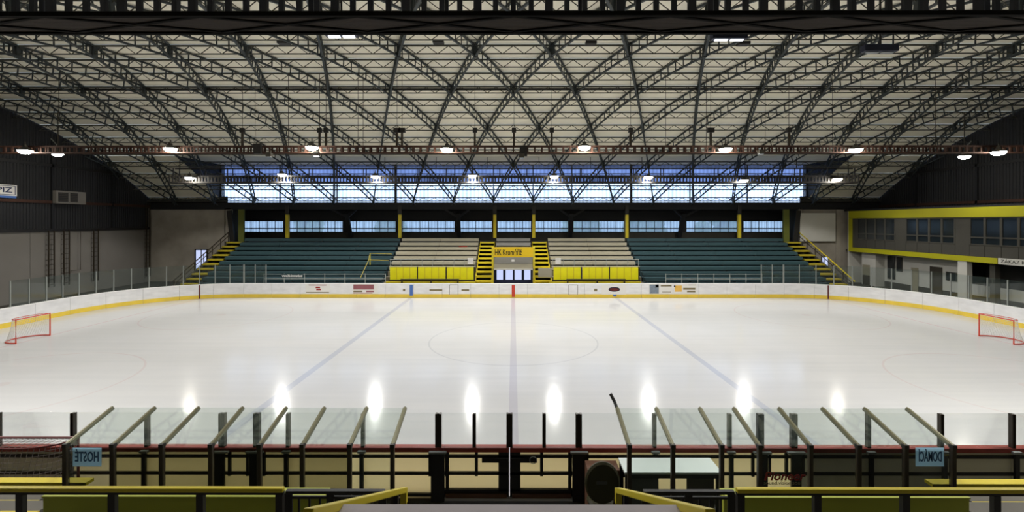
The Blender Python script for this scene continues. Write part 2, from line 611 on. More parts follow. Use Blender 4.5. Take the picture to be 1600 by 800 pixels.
# dormer: flat ceiling and upright glazing where the vault comes down
YG = 51.0
ZD = arc(TSKY, RCLAD).z
YD = arc(TSKY, RCLAD).y
for j in range(5):
    y0, y1 = YD + (YG - YD) * j / 5, YD + (YG - YD) * (j + 1) / 5
    BOX('dormer_panel', 'roof_board', ceil, -SKX, SKX, y0 + 0.01, y1 - 0.01, ZD + 0.02, ZD + 0.08)
for sx in (-1, 1):
    vs = []
    n = 10
    for i in range(n + 1):
        t = TSKY + (TMAX - TSKY) * i / n
        p = arc(t, RCLAD)
        vs += [(sx * SKX, p.y, p.z), (sx * SKX, p.y, ZD + 0.05)]
    MB().add(vs, [(2 * i, 2 * i + 1, 2 * i + 3, 2 * i + 2) for i in range(n)]).build('dormer_cheek', 'dark_clad', ceil)
win = setting('window_1', (0, YG, 8.5), label='long upright glazed wall above the grandstand where the vault comes down')
mull = [2.15, 6.35, 12.75, 19.1, 25.3]
xs = [-SKX] + [-v for v in reversed(mull)] + mull + [SKX]
ZW0, ZW1, ZW2 = zat(317, YG), zat(286, YG), ZD + 0.02
for (z0, z1, m) in ((ZW1, ZW2, 'sky_glazing_dull'), (ZW0, ZW1, 'sky_glazing')):
    for x0, x1 in zip(xs, xs[1:]):
        BOX('pane', m, win, x0 + 0.03, x1 - 0.03, YG + 0.02, YG + 0.05, z0 + 0.03, z1 - 0.03)
for i, x in enumerate(xs):
    wd = 0.13 if i in (0, len(xs) - 1, 3, 8) else 0.05
    BOX('mullion', 'black_steel', win, x - wd, x + wd, YG - 0.06, YG + 0.08, ZW0, ZW2)
for z in (ZW0, ZW1, ZW2 - 0.05):
    BOX('transom', 'black_steel', win, -SKX, SKX, YG - 0.05, YG + 0.08, z - 0.05, z + 0.05)
for z in (zat(297, YG), zat(313, YG)):
    BOX('glazing_bar', 'purlin_steel', win, -SKX, SKX, YG - 0.02, YG + 0.06, z - 0.015, z + 0.015)

# ------------------------------------------------------------------ gable walls
def gable(sx):
    g = setting('wall_left' if sx < 0 else 'wall_right', label='dark corrugated gable wall over pale precast panels, ' + ('left end of the hall' if sx < 0 else 'right end of the hall'))
    xa, xb = sorted((sx * GX, sx * (GX + 0.25)))
    y = -9.0
    while y < 53.9:                         # pale panels of the base
        y2 = min(y + 5.9, 54.2)
        BOX('precast_panel', 'precast', g, xa, xb, y + 0.02, y2 - 0.02, -0.03, 5.66)
        y = y2
    BOX('backing', 'dark_clad', g, min(sx * (GX + 0.1), sx * (GX + 0.25)), max(sx * (GX + 0.1), sx * (GX + 0.25)), -9, 54.2, -0.03, 5.7)
    step = 1.0
    y = -9.0
    while y < 54.1:                         # corrugated sheets up to the roof
        y2 = min(y + step, 54.2)
        m = MB()
        n = 4
        vs, fs = [], []
        for j in range(n * 2 + 1):
            yy = y + (y2 - y) * j / (n * 2)
            d = yy - YC
            th = abs(d) / RCLAD
            if abs(d) < RCLAD * math.sin(TMAX):
                zt = ZC + math.sqrt(RCLAD ** 2 - d * d) + 0.05
            else:
                zt = 8.6
            xx = sx * (GX + (0.0 if j % 2 else 0.06))
            vs += [(xx, yy, 5.66), (xx, yy, zt)]
        fs = [(2 * j, 2 * j + 2, 2 * j + 3, 2 * j + 1) for j in range(n * 2)]
        m.add(vs, fs).build('cladding_sheet', 'dark_clad', g)
        y = y2
    xg = sx * (GX - 0.12)
    for zz in (8.1, 11.2, 5.72):
        MB().box(min(xg, sx * GX), max(xg, sx * GX), -8.9, 50.7, zz - 0.12, zz + 0.12).build('wall_girder', 'rust_steel' if zz == 8.1 else 'black_steel', g)
    for yy in (4, 10, 16, 22, 28, 34, 40, 46):
        d = yy - YC
        zt = ZC + math.sqrt(RBOT ** 2 - d * d) - 0.2
        MB().box(min(xg, sx * GX), max(xg, sx * GX), yy - 0.1, yy + 0.1, 5.84, zt).build('wall_post', 'dark_clad', g)
    return g
gable(-1)
gable(1)

# ------------------------------------------------------------------ far wall, lean-to, edge beam
far = setting('wall_back', label='back wall of the grandstand and plastered walls beside it')
YB = 54.0
STX = 31.0
BOX('lower_wall', 'dark_concrete', far, -STX, STX, YB, YB + 0.25, -0.03, 5.2)
BOX('upper_wall', 'dark_clad', far, -STX, STX, YB, YB + 0.25, 6.56, 8.3)
for sx in (-1, 1):
    x0, x1 = sorted((sx * STX, sx * GX))
    BOX('plaster_wall', 'plaster', far, x0, x1, 50.8, 51.0, -0.03, 7.9)
    BOX('upper_cladding', 'dark_clad', far, x0, x1, 50.9, 51.1, 7.9, 9.2)
    x0, x1 = sorted((sx * STX, sx * (STX + 0.2)))
    BOX('return_wall', 'dark_concrete', far, x0, x1, 50.8, YB, -0.03, 8.3)
    # plaster pier edges
    for px in ((228, 233), (352, 362)) if sx < 0 else ((1247, 1252), (1305, 1312)):
        BOX('pier', 'plaster', far, xat(px[0], 50.7), xat(px[1], 50.7), 50.62, 50.8, 0, 7.9)
lean = setting('ceiling_2', label='low dark roof over the back of the grandstand')
m = MB().add([(-GX, 51.6, 8.2), (GX, 51.6, 8.2), (GX, 54.3, 7.6), (-GX, 54.3, 7.6), (-GX, 51.6, 8.35), (GX, 51.6, 8.35), (GX, 54.3, 7.75), (-GX, 54.3, 7.75)],
             [(0, 3, 2, 1), (4, 5, 6, 7), (0, 1, 5, 4), (1, 2, 6, 5), (2, 3, 7, 6), (3, 0, 4, 7)]).build('soffit', 'dark_clad', lean)
m = MB().box(-GX + 0.05, GX - 0.05, 50.75, 51.6, 8.1, 8.4)
m.build('edge_beam', 'black_steel', lean)
MB().box(-GX + 0.05, GX - 0.05, 50.62, 50.75, 7.75, 8.45).build('fascia', 'dark_clad', lean)
MB().box(-GX + 0.05, GX - 0.05, 50.55, 50.62, 8.36, 8.46).build('fascia_rail', 'black_steel', lean)
# near side, behind the eye
near_wall = BOX('wall_front', 'dark_concrete', None, -GX, GX, -9.2, -9, -0.03, 8.0)
tag(near_wall, 'plain wall behind the near terrace', kind='structure')
lean2 = MB().add([(-GX, 1.0, 8.4), (GX, 1.0, 8.4), (GX, -9.2, 7.9), (-GX, -9.2, 7.9), (-GX, 1.0, 8.55), (GX, 1.0, 8.55), (GX, -9.2, 8.05), (-GX, -9.2, 8.05)],
                 [(0, 1, 2, 3), (4, 7, 6, 5), (0, 4, 5, 1), (1, 5, 6, 2), (2, 6, 7, 3), (3, 7, 4, 0)]).build('ceiling_3', 'dark_clad')
tag(lean2, 'low roof over the near terrace', kind='structure')

# window strip in the back wall
segs = [(378, 443), (451, 536), (543, 619), (628, 711), (718, 769), (777, 830), (836, 888), (895, 976), (983, 1062), (1071, 1152), (1160, 1223)]
gaps = []
prev = -STX
for i, (a, b) in enumerate(segs):
    x0, x1 = xat(a, YB), xat(b, YB)
    gaps.append((prev, x0))
    prev = x1
    wn = setting('window_%d' % (i + 2), ((x0 + x1) / 2, YB, 5.2), 'ribbed window in the back wall, number %d from the left' % (i + 1))
    f = MB()
    f.box(x0, x1, YB - 0.06, YB + 0.1, 5.2, 5.27).box(x0, x1, YB - 0.06, YB + 0.1, 6.49, 6.56)
    f.box(x0, x0 + 0.07, YB - 0.06, YB + 0.1, 5.27, 6.49).box(x1 - 0.07, x1, YB - 0.06, YB + 0.1, 5.27, 6.49)
    f.build('window_frame', 'black_steel', wn)
    BOX('transom', 'black_steel', wn, x0 + 0.07, x1 - 0.07, YB - 0.06, YB + 0.1, 5.60, 5.72)
    n = max(3, round((x1 - x0) / 0.95))
    for j in range(n):
        p0, p1 = x0 + 0.07 + (x1 - x0 - 0.14) * j / n, x0 + 0.07 + (x1 - x0 - 0.14) * (j + 1) / n
        BOX('pane', 'wall_glazing', wn, p0 + 0.02, p1 - 0.02, YB + 0.02, YB + 0.05, 5.72, 6.49)
        BOX('pane', 'wall_glazing', wn, p0 + 0.02, p1 - 0.02, YB + 0.02, YB + 0.05, 5.27, 5.60)
        if j:
            BOX('glazing_bar', 'black_steel', wn, p0 - 0.02, p0 + 0.02, YB - 0.02, YB + 0.08, 5.27, 6.49)
gaps.append((prev, STX))
for x0, x1 in gaps:
    BOX('wall_pier', 'dark_clad', far, x0, x1, YB, YB + 0.25, 5.2, 6.56)
# trees outside the back windows
mat('leaf_green', (150, 172, 110), 0.9, scale=2, vary=0.3)
mat('bark', (84, 70, 54), 0.9, vary=0.2)
for i, (x, r, lab) in enumerate(((-17.5, 3.0, 'broad tree outside the third back window from the left'), (-28.5, 2.0, 'small tree outside the leftmost back window'), (9.5, 2.6, 'round tree outside the eighth back window from the left'), (18.6, 3.2, 'wide tree outside the ninth back window from the left'), (28.0, 4.0, 'largest tree, outside the two right end back windows'))):
    t = thing('tree', lab, 'tree', (x, 66, -0.2), 'trees outside the back windows')
    c = MB()
    rnd = random.Random(i)
    for q in range(16):
        cc = Vector((x + rnd.uniform(-r, r) * 0.75, 66 + rnd.uniform(-1, 1), 6.0 + rnd.uniform(-1.4, 1.0)))
        c.lathe([(0.02, -1), (0.7, -0.7), (1, 0), (0.7, 0.7), (0.02, 1)], cc, 8, 1.0, 1.0)
    c.build('crown', 'leaf_green', t)
    MB().tube([(x, 66, -0.2), (x + 0.1, 66, 5.5)], 0.22).build('trunk', 'bark', t)

# columns carrying the edge beam
for px, lab in ((447, 'leftmost'), (624, 'second'), (773, 'third'), (834, 'fourth'), (980, 'fifth'), (1156, 'rightmost')):
    x = xat(px, 50.4)
    t = thing('steel_column', 'yellow steel column behind the top seat row, %s%s of six' % (lab, '' if 'most' in lab else ' from the left'), 'column', (x, 50.66, 4.3), 'yellow columns along the back of the stand')
    BOX('shaft', 'yellow_paint', t, x - 0.16, x + 0.16, 50.5, 50.82, 4.7, 7.2)
    BOX('column_head', 'black_steel', t, x - 0.2, x + 0.2, 50.5, 50.62, 7.2, 8.2)
for px, lab in ((540, 'leftmost'), (715, 'second'), (893, 'third'), (1069, 'rightmost')):
    x = xat(px, 52)
    t = thing('raking_column', 'dark forked column against the back windows, %s%s of four' % (lab, '' if 'most' in lab else ' from the left'), 'column', (x, 52.6, 4.3), 'dark forked columns at the back of the stand')
    MB().bar((x, 53.6, 4.7), (x, 52.2, 7.4), 0.42, 0.3, (0, 1, 0)).build('shaft', 'dark_clad', t)
    for s in (-1, 1):
        MB().bar((x, 52.5, 6.9), (x + s * 1.9, 51.0, 8.15), 0.2, 0.2, (0, 1, 0)).build('fork_arm', 'dark_clad', t)
for sx in (-1, 1):
    x = sx * 29.25
    o = BOX('corner_column', 'olive_column', None, x - 0.3, x + 0.3, 50.5, 50.75, 4.3, 7.75)
    tag(o, 'olive green column at the %s end of the top seat row' % ('left' if sx < 0 else 'right'), 'column', 'olive columns at the ends of the stand')
    o = MB().bar((sx * 30.1, 50.43, 4.33), (sx * 30.45, 50.43, 7.65), 0.5, 0.2, (0, 1, 0)).build('raking_strut', 'black_steel')
    tag(o, 'black raking strut beside the %s olive column' % ('left' if sx < 0 else 'right'), 'strut', 'black struts at the ends of the stand')

# ------------------------------------------------------------------ grandstand
ROWS, DEP, RISE, ZF, YF = 9, 0.86, 0.42, 0.90, 42.7
gs = setting('grandstand', (0, YF, 0), 'stepped concrete grandstand along the far side', None)
gs['kind'] = 'structure'
def row(i):
    return YF + DEP * i, ZF + RISE * i
SECT = [(-28.6, -11.95, 'teal_dark'), (-11.85, -3.6, 'beige_dark'), (3.6, 11.85, 'beige_dark'), (11.95, 28.6, 'teal_dark')]
for i in range(ROWS):
    y, z = row(i)
    for x0, x1, m in SECT:
        BOX('terrace_step', m, gs, x0, x1, y, (50.45 if i == ROWS - 1 else y + DEP), max(0, z - 0.8) if i else -0.03, z)
    if i >= 5:
        BOX('terrace_step', 'beige_dark', gs, -1.85, 1.85, y + 0.02, y + DEP, z - 0.8, z)
BOX('top_walkway', 'dark_concrete', gs, -STX, STX, 50.45, YB, 3.9, 4.3)
for sx in (-1, 1):
    x0, x1 = sorted((sx * 30.35, sx * 30.5))
    m = MB().add([(x0, 42.4, 0), (x0, 50.45, 0), (x0, 50.45, 4.3), (x0, 42.4, 0.6), (x1, 42.4, 0), (x1, 50.45, 0), (x1, 50.45, 4.3), (x1, 42.4, 0.6)],
                 [(0, 1, 2, 3), (7, 6, 5, 4), (0, 4, 5, 1), (1, 5, 6, 2), (2, 6, 7, 3), (3, 7, 4, 0)])
    m.build('end_wall', 'dark_concrete', gs)
BLOCKS = [(-28.5, -12.0, 'teal_paint', range(0, 9), 'teal', 'left block'), (-11.8, -3.65, 'beige_paint', range(2, 9), 'beige', 'block left of the centre stairs'),
          (-1.8, 1.8, 'grey_seat', range(6, 9), 'short grey', 'block above the tunnel sign'), (3.65, 11.8, 'beige_paint', range(2, 9), 'beige', 'block right of the centre stairs'),
          (12.0, 28.5, 'teal_paint', range(0, 9), 'teal', 'right block')]
ordn = ['front row', 'second row', 'third row', 'fourth row', 'fifth row', 'sixth row', 'seventh row', 'eighth row', 'ninth row', 'top row']
for x0, x1, m, rows, colr, blk in BLOCKS:
    rr = list(rows)
    for q, i in enumerate(rr):
        y, z = row(i)
        nm = 'top row' if i == 8 else ordn[q]
        t = thing('stadium_bench', '%s bench in the %s of the grandstand, %s' % (colr, blk, nm), 'bench', ((x0 + x1) / 2, y + 0.45, z), '%s benches in the %s' % (colr, blk))
        n = max(1, round((x1 - x0) / 4.1))
        for j in range(n):
            a, b = x0 + (x1 - x0) * j / n, x0 + (x1 - x0) * (j + 1) / n
            dz = random.uniform(-0.008, 0.008)
            BOX('seat_plank', m, t, a + 0.012, b - 0.012, y + 0.30, y + 0.52, z + 0.37 + dz, z + 0.41 + dz)
            BOX('seat_plank', m, t, a + 0.012, b - 0.012, y + 0.54, y + 0.76, z + 0.37 + dz, z + 0.41 + dz)
            BOX('front_board', m, t, a + 0.012, b - 0.012, y + 0.27, y + 0.298, z + 0.12 + dz, z + 0.41 + dz)
        for j in range(n + 1):
            xx = x0 + 0.15 + (x1 - x0 - 0.3) * j / n
            BOX('bench_leg', 'black_steel', t, xx - 0.05, xx + 0.05, y + 0.32, y + 0.74, z, z + 0.355)

y6, z6 = row(6)
cu = thing('seat_cushion', 'small red cushion left on the beige seats left of the centre stairs', 'cushion', (xat(723, y6 + 0.5), y6 + 0.5, z6 + 0.42))
BOX('pad', 'red_paint', cu, xat(717, y6 + 0.5), xat(730, y6 + 0.5), y6 + 0.31, y6 + 0.7, z6 + 0.42, z6 + 0.49, bevel=0.02)
BOX('piping', 'dark_red', cu, xat(717, y6 + 0.5) - 0.01, xat(730, y6 + 0.5) + 0.01, y6 + 0.30, y6 + 0.71, z6 + 0.445, z6 + 0.465)
# stairs of the stand
def stair(label, x0, x1, n, ya, yb, za, zb, plate):
    t = thing('stair_flight', label, 'stairs', ((x0 + x1) / 2, ya, za), 'yellow stair flights of the grandstand')
    for j in range(n):
        y = ya + (yb - ya) * j / n
        z = za + (zb - za) * (j + 1) / n
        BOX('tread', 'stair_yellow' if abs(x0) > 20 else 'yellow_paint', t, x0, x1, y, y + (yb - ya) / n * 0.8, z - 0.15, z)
        BOX('riser', 'stair_dark', t, x0, x1, y + (yb - ya) / n * 0.75, y + (yb - ya) / n * 0.8, z - 0.33, z - 0.155)
    for x in (x0, x1):
        MB().bar((x, ya, za + 0.05), (x, yb, zb - 0.1), 0.08, 0.26, (0, 0, 1)).build('stringer', plate, t)
    return t
stair('yellow stairs left of the tunnel sign', -3.5, -2.0, 11, 42.3, 50.4, 0.3, 4.3, 'yellow_paint')
stair('yellow stairs right of the tunnel sign', 2.0, 3.5, 11, 42.3, 50.4, 0.3, 4.3, 'yellow_paint')
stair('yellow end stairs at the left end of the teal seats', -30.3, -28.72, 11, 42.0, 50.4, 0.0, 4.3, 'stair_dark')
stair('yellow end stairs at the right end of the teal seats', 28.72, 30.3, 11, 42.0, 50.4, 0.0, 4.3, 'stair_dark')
for sx in (-1, 1):
    sd = 'left' if sx < 0 else 'right'
    t = thing('stair_rail', '%s handrail along the outside of the %s end stairs' % ('dark brown' if sx < 0 else 'brown and yellow', sd), 'handrail', (sx * 30.4, 42.2, 0.2), 'handrails of the end stairs')
    x = sx * 30.42
    MB().bar((x, 42.0, 1.1), (x, 50.2, 5.3), 0.07).build('top_rail', 'brown_steel' if sx < 0 else 'yellow_paint', t)
    MB().bar((x, 42.0, 0.75), (x, 50.2, 4.9), 0.05).build('mid_rail', 'brown_steel', t)
    for j in range(7):
        y = 42.2 + 8.0 * j / 6
        zz = 0.1 + (y - 42) / 8.4 * 4.3
        MB().bar((x, y, zz), (x, y, zz + 1.05), 0.06).build('post', 'brown_steel', t)
    # short yellow rail on the aisle between teal and beige seats
t = thing('aisle_rail', 'yellow pipe rail at the left edge of the beige seats', 'handrail', (-12.0, 43, 0.9))
MB().tube([at(563, 434, 42.5), at(575, 408, 44.5), at(578, 396, 45), at(612, 397, 46)], 0.035).build('top_rail', 'rail_yellow', t)
MB().tube([at(575, 406, 44.6), at(607, 407, 46)], 0.03).build('mid_rail', 'rail_yellow', t)
MB().tube([at(578, 396, 45), at(578, 414, 45)], 0.04).build('post', 'yellow_paint', t)

# team boxes in front of the beige seats
for sx in (-1, 1):
    sd = 'left' if sx < 0 else 'right'
    t = thing('team_box_wall', 'bright yellow panelled front of the box %s of the tunnel' % sd, 'barrier', (sx * 7.3, 42.2, 1.2), 'yellow fronts of the team boxes')
    edg = ((609, 651), (653, 696), (698, 740)) if sx < 0 else ((865, 907), (910, 951), (953, 997))
    for a, b in edg:
        xa, xb = xat(a, 42.2), xat(b, 42.2)
        f = BOX('box_panel', 'lime_yellow', t, xa, xb, 42.2, 42.3, 1.25, 2.36)
        for j in (1, 2, 3):
            xx = xa + (xb - xa) * j / 4
            BOX('panel_batten', 'yellow_paint', f, xx - 0.02, xx + 0.02, 42.17, 42.2, 1.3, 2.36)
        BOX('panel_post', 'stair_dark', t, xb + 0.0, xb + 0.12, 42.2, 42.3, 1.0, 2.4)
    xa, xb = xat(edg[0][0], 42.2) - 0.1, xat(edg[2][1], 42.2) + 0.15
    BOX('base_beam', 'stair_dark', t, xa, xb, 42.1, 42.35, 0.7, 1.25)
    BOX('sill', 'yellow_paint', t, xa - 0.3, xb, 41.9, 42.1, 0.98, 1.08)
    BOX('top_plank', 'beige_paint', t, xa, xb, 42.2, 42.6, 2.36, 2.42)
    g = thing('box_rail', 'grey pipe rail on the yellow front %s of the tunnel' % sd, 'handrail', (sx * 7.3, 42.5, 2.4), 'grey rails of the team boxes')
    for zz in (3.02, 2.72):
        MB().tube([(xa, 42.5, zz), (xb, 42.5, zz)], 0.03).build('rail', 'galvanised', g)
    for j in range(9):
        xx = xa + 0.05 + (xb - xa - 0.1) * j / 8
        MB().tube([(xx, 42.5, 2.42), (xx, 42.5, 3.04)], 0.028).build('post', 'galvanised', g)
    n = thing('team_bench', 'low dark bench in front of the yellow box %s of the tunnel' % sd, 'bench', (sx * 7.3, 41.8, 0), 'low benches in front of the team boxes')
    BOX('seat', 'stair_dark', n, min(xa, xb) + 1.2, max(xa, xb) - 1.4, 41.55, 41.85, 1.30, 1.36)
    for xx in (min(xa, xb) + 1.3, (xa + xb) / 2, max(xa, xb) - 1.5):
        BOX('leg', 'stair_dark', n, xx - 0.05, xx + 0.05, 41.6, 41.8, -0.03, 1.30)
for px, lab in ((735, 'small white notice board at the left box rail'), (872, 'small white notice board at the right box rail')):
    p = at(px, 408, 42.4)
    o = BOX('notice_board', 'poster_white', None, p.x - 0.25, p.x + 0.25, 42.38, 42.42, p.z - 0.25, p.z + 0.28)
    tag(o, lab, 'board', 'white notice boards on the box rails')
o = BOX('crate_panel', 'beige_paint', None, xat(841, 42.1), xat(862, 42.1), 42.0, 42.15, zat(433, 42.1), zat(419, 42.1))
tag(o, 'pale ribbed panel at the foot of the right centre stairs', 'panel')
# tunnel portal
t = setting('tunnel_portal', (0, 43, 0), 'tunnel mouth between the centre stairs')
BOX('portal_wall', 'grey_seat', t, -1.78, 1.78, 43.0, 43.2, 2.62, 3.16)
BOX('portal_wall', 'beige_paint', t, -1.78, 1.78, 42.95, 43.15, 2.16, 2.60)
BOX('portal_lintel', 'white_paint', t, -1.9, 1.9, 42.85, 43.1, 2.05, 2.16)
for sx in (-1, 1):
    BOX('portal_post', 'yellow_paint', t, sx * 1.88 - 0.09, sx * 1.88 + 0.09, 42.85, 43.2, -0.03, 4.1)
for sx in (-1, 1):
    BOX('tunnel_side', 'dark_concrete', t, sx * 1.85 - 0.04, sx * 1.85 + 0.04, 43.2, 50, -0.03, 3.1)
BOX('wall_lamp', 'poster_white', t, -0.16, 0.10, 42.85, 43.0, 2.80, 2.98)
dr = setting('door_1', (0, 44.6, 0), 'glazed double door at the end of the tunnel with daylight behind')
BOX('door_frame', 'navy_housing', dr, -1.78, 1.78, 44.6, 44.7, 0, 0.95)
BOX('door_head', 'navy_housing', dr, -1.78, 1.78, 44.6, 44.7, 2.12, 2.6)
for j, (a, b) in enumerate(((776, 786), (790, 801), (804, 815), (819, 829))):
    BOX('pane', 'door_daylight', dr, xat(a, 44.6), xat(b, 44.6), 44.64, 44.67, 0.95, 2.12)
for a, b in ((771.5, 776), (786, 790), (801, 804), (815, 819), (829, 832)):
    BOX('door_stile', 'navy_housing', dr, xat(a, 44.6), xat(b, 44.6), 44.6, 44.7, 0.95, 2.12)
sg = thing('club_sign', 'yellow club sign with black lettering over the tunnel', 'sign', (0, 42.9, 3.2))
BOX('panel', 'sign_yellow', sg, -1.79, 1.79, 42.9, 42.98, 3.2, 4.12)
lettering('lettering', 'HK Kroměříž', 0.72, 'ink_black', sg, (-0.45, 42.89, 3.62), width=2.45, bold=0.012)

# daylight door in the far left wall, small lit window on the right
dl = setting('door_2', (-35.4, 50.7, 1.4), 'glazed door with daylight behind the left end stairs')
x0, x1, z0, z1 = xat(303, 50.6), xat(323, 50.6), zat(420, 50.6), zat(391, 50.6)
MB().box(x0, x0 + 0.12, 50.6, 50.75, z0, z1).box(x1 - 0.12, x1, 50.6, 50.75, z0, z1).box(x0, x1, 50.6, 50.75, z1, z1 + 0.12).build('door_frame', 'black_steel', dl)
BOX('pane', 'door_daylight', dl, x0 + 0.12, (x0 + x1) / 2 - 0.04, 50.66, 50.7, z0, z1)
BOX('pane', 'door_daylight', dl, (x0 + x1) / 2 + 0.04, x1 - 0.12, 50.66, 50.7, z0, z1)
BOX('door_stile', 'black_steel', dl, (x0 + x1) / 2 - 0.04, (x0 + x1) / 2 + 0.04, 50.62, 50.75, z0, z1)
dl = setting('window_13', (33.5, 50.7, 1.8), 'small lit window behind the right end stairs')
x0, x1, z0, z1 = xat(1285, 50.6), xat(1293, 50.6), zat(416, 50.6), zat(402, 50.6)
BOX('window_frame', 'black_steel', dl, x0 - 0.08, x1 + 0.08, 50.7, 50.78, z0 - 0.08, z1 + 0.08)
BOX('pane', 'door_daylight', dl, x0, x1, 50.66, 50.7, z0, z1)

# ------------------------------------------------------------------ rink boards
OUT = 0.09
def offset_path(d):
    return rink_path(-LX - d, Y0 - d, LX + d, Y1 + d, RAD + d, 12)
class Path:
    """Rounded rectangle walked counter-clockwise from the near right corner; s in metres on the ice edge."""
    def __init__(s):
        s.l1 = 2 * (LX - RAD)
        s.c = math.pi / 2 * RAD
        s.l2 = (Y1 - Y0) - 2 * RAD
    def p(s, name, u, d):
        # name: 'far' x from -.. ; 'left'/'right' run from the near corner end to the far corner end
        if name == 'far':
            return Vector((u, Y1 + d, 0))
        if name == 'near':
            return Vector((u, Y0 - d, 0))
        sx = -1 if name == 'left' else 1
        # u from 0 at the near tangent point to c + l2 + c at the far tangent point
        r = RAD
        if u < s.c:
            a = u / r
            return Vector((sx * (LX - r + (r + d) * math.sin(a)), Y0 + r - (r + d) * math.cos(a), 0))
        if u < s.c + s.l2:
            return Vector((sx * (LX + d), Y0 + r + (u - s.c), 0))
        a = (u - s.c - s.l2) / r
        return Vector((sx * (LX - r + (r + d) * math.cos(a)), Y1 - r + (r + d) * math.sin(a), 0))
PT = Path()
def slab(name, u0, u1, d0, d1, z0, z1, n):
    m = MB()
    us = [u0 + (u1 - u0) * i / n for i in range(n + 1)]
    vs = []
    for u in us:
        a, b = PT.p(name, u, d0), PT.p(name, u, d1)
        vs += [(a.x, a.y, z0), (b.x, b.y, z0), (b.x, b.y, z1), (a.x, a.y, z1)]
    fs = []
    for i in range(n):
        k = 4 * i
        for j in range(4):
            fs.append((k + j, k + (j + 1) % 4, k + 4 + (j + 1) % 4, k + 4 + j))
    fs += [(0, 3, 2, 1), (4 * n, 4 * n + 1, 4 * n + 2, 4 * n + 3)]
    return m.add(vs, fs)
ENDL = 2 * PT.c + PT.l2
def run_boards(thing_o, name, u0, u1, step):
    n = max(1, round((u1 - u0) / step))
    for j in range(n):
        a, b = u0 + (u1 - u0) * j / n + 0.008, u0 + (u1 - u0) * (j + 1) / n - 0.008
        sub = 1 if name in ('far', 'near') else 5
        slab(name, a, b, 0.0, OUT, 0.0, BH - 0.05, sub).build('board_panel', 'board_far', thing_o)
        slab(name, a, b, -0.012, -0.001, 0.0, 0.30, sub).build('kick_plate', 'kick_yellow', thing_o)
    slab(name, u0, u1, -0.02, OUT + 0.03, BH - 0.05, BH, 1 if name in ('far', 'near') else 40).build('cap_rail', 'cap_white', thing_o)
b_far = thing('rink_boards', 'white rink boards with yellow kick plate on the far side below the grandstand', 'boards', (0, Y1, 0), 'rink boards')
run_boards(b_far, 'far', -(LX - RAD), LX - RAD, 2.45)
b_l = thing('rink_boards', 'white curved rink boards round the left end behind the goal', 'boards', (-LX, 25.5, 0), 'rink boards')
run_boards(b_l, 'left', 0, ENDL, 2.4)
b_r = thing('rink_boards', 'white curved rink boards round the right end behind the goal', 'boards', (LX, 25.5, 0), 'rink boards')
run_boards(b_r, 'right', 0, ENDL, 2.4)
# coloured line marks and doors on the boards
def far_mark(a, b, y0, y1, m, name='line_mark'):
    return BOX(name, m, b_far, xat(a, Y1), xat(b, Y1), Y1 - 0.02, Y1 - 0.013, zat(y1, Y1), zat(y0, Y1))
far_mark(640, 645, 445, 462, 'blue_paint')
far_mark(799.5, 804.5, 445, 464, 'red_paint')
far_mark(958, 963, 460, 463, 'blue_paint')
for sx, nm, b in ((-1, 'left', b_l), (1, 'right', b_r)):
    u = PT.c + PT.l2 + RAD * math.acos((26.15 - (LX - RAD)) / RAD)
    slab(nm, u - 0.05, u + 0.05, -0.022, -0.013, 0.0, BH - 0.06, 1).build('line_mark', 'dark_red', b)
for a, b in ((702, 716), (888, 903)):
    z0 = zat(460, Y1)
    m = MB()
    x0, x1 = xat(a, Y1), xat(b, Y1)
    for bx in ((x0, x0 + 0.04, 0.25, 1.1), (x1 - 0.04, x1, 0.25, 1.1), (x0, x1, 0.22, 0.26), (x0, x1, 1.06, 1.1)):
        m.box(bx[0], bx[1], Y1 - 0.016, Y1 - 0.002, bx[2], bx[3])
    m.build('hatch_outline', 'grey_seat', b_far)
# sponsor sheets on the far boards
def sheet(label, a, b, y0, y1, m='poster_white'):
    x0, x1 = xat(a, Y1), xat(b, Y1)
    z0, z1 = zat(y1, Y1), zat(y0, Y1)
    t = thing('sponsor_sheet', label, 'advert', ((x0 + x1) / 2, Y1 - 0.02, z0), 'adverts on the far boards')
    BOX('sheet', m, t, x0, x1, Y1 - 0.022, Y1 - 0.003, z0, z1)
    return t
def ink(t, a, b, y0, y1, m, name='print'):
    BOX(name, m, t, xat(a, Y1), xat(b, Y1), Y1 - 0.027, Y1 - 0.022, zat(y1, Y1), zat(y0, Y1))
t = sheet('white advert with a small red emblem on the far boards', 477, 515, 444, 458)
ink(t, 482, 510, 444.8, 446.2, 'ink_maroon'); ink(t, 493, 500, 448, 450.5, 'ink_red', 'emblem'); ink(t, 494, 501, 451.5, 453.5, 'ink_red', 'emblem'); ink(t, 478, 514, 456.2, 457.2, 'ink_grey')
t = sheet('maroon and white advert on the far boards left of the blue mark', 551, 590, 444, 459)
ink(t, 552, 584, 444.6, 452.5, 'ink_maroon', 'colour_band'); ink(t, 552, 566, 454, 456.5, 'ink_grey'); ink(t, 572, 584, 454, 456.5, 'ink_maroon'); ink(t, 552, 582, 457.4, 458.4, 'ink_red')
t = sheet('white advert with a dark oval badge on the far boards', 940, 978, 446, 460)
def disc(t, px, py, rx, rz, m, name, dy):
    p = at(px, py, Y1)
    k = MB()
    n = 20
    k.add([(p.x + rx * math.cos(2 * math.pi * i / n), Y1 - dy, p.z + rz * math.sin(2 * math.pi * i / n)) for i in range(n)] + [(p.x + rx * math.cos(2 * math.pi * i / n), Y1 - 0.022, p.z + rz * math.sin(2 * math.pi * i / n)) for i in range(n)], [tuple(range(n))] + [(i, (i + 1) % n, n + (i + 1) % n, n + i) for i in range(n)])
    return k.build(name, m, t)
disc(t, 959.5, 452, 0.50, 0.2, 'ink_navy', 'badge', 0.027)
disc(t, 959.5, 452, 0.40, 0.12, 'dark_red', 'badge', 0.03)
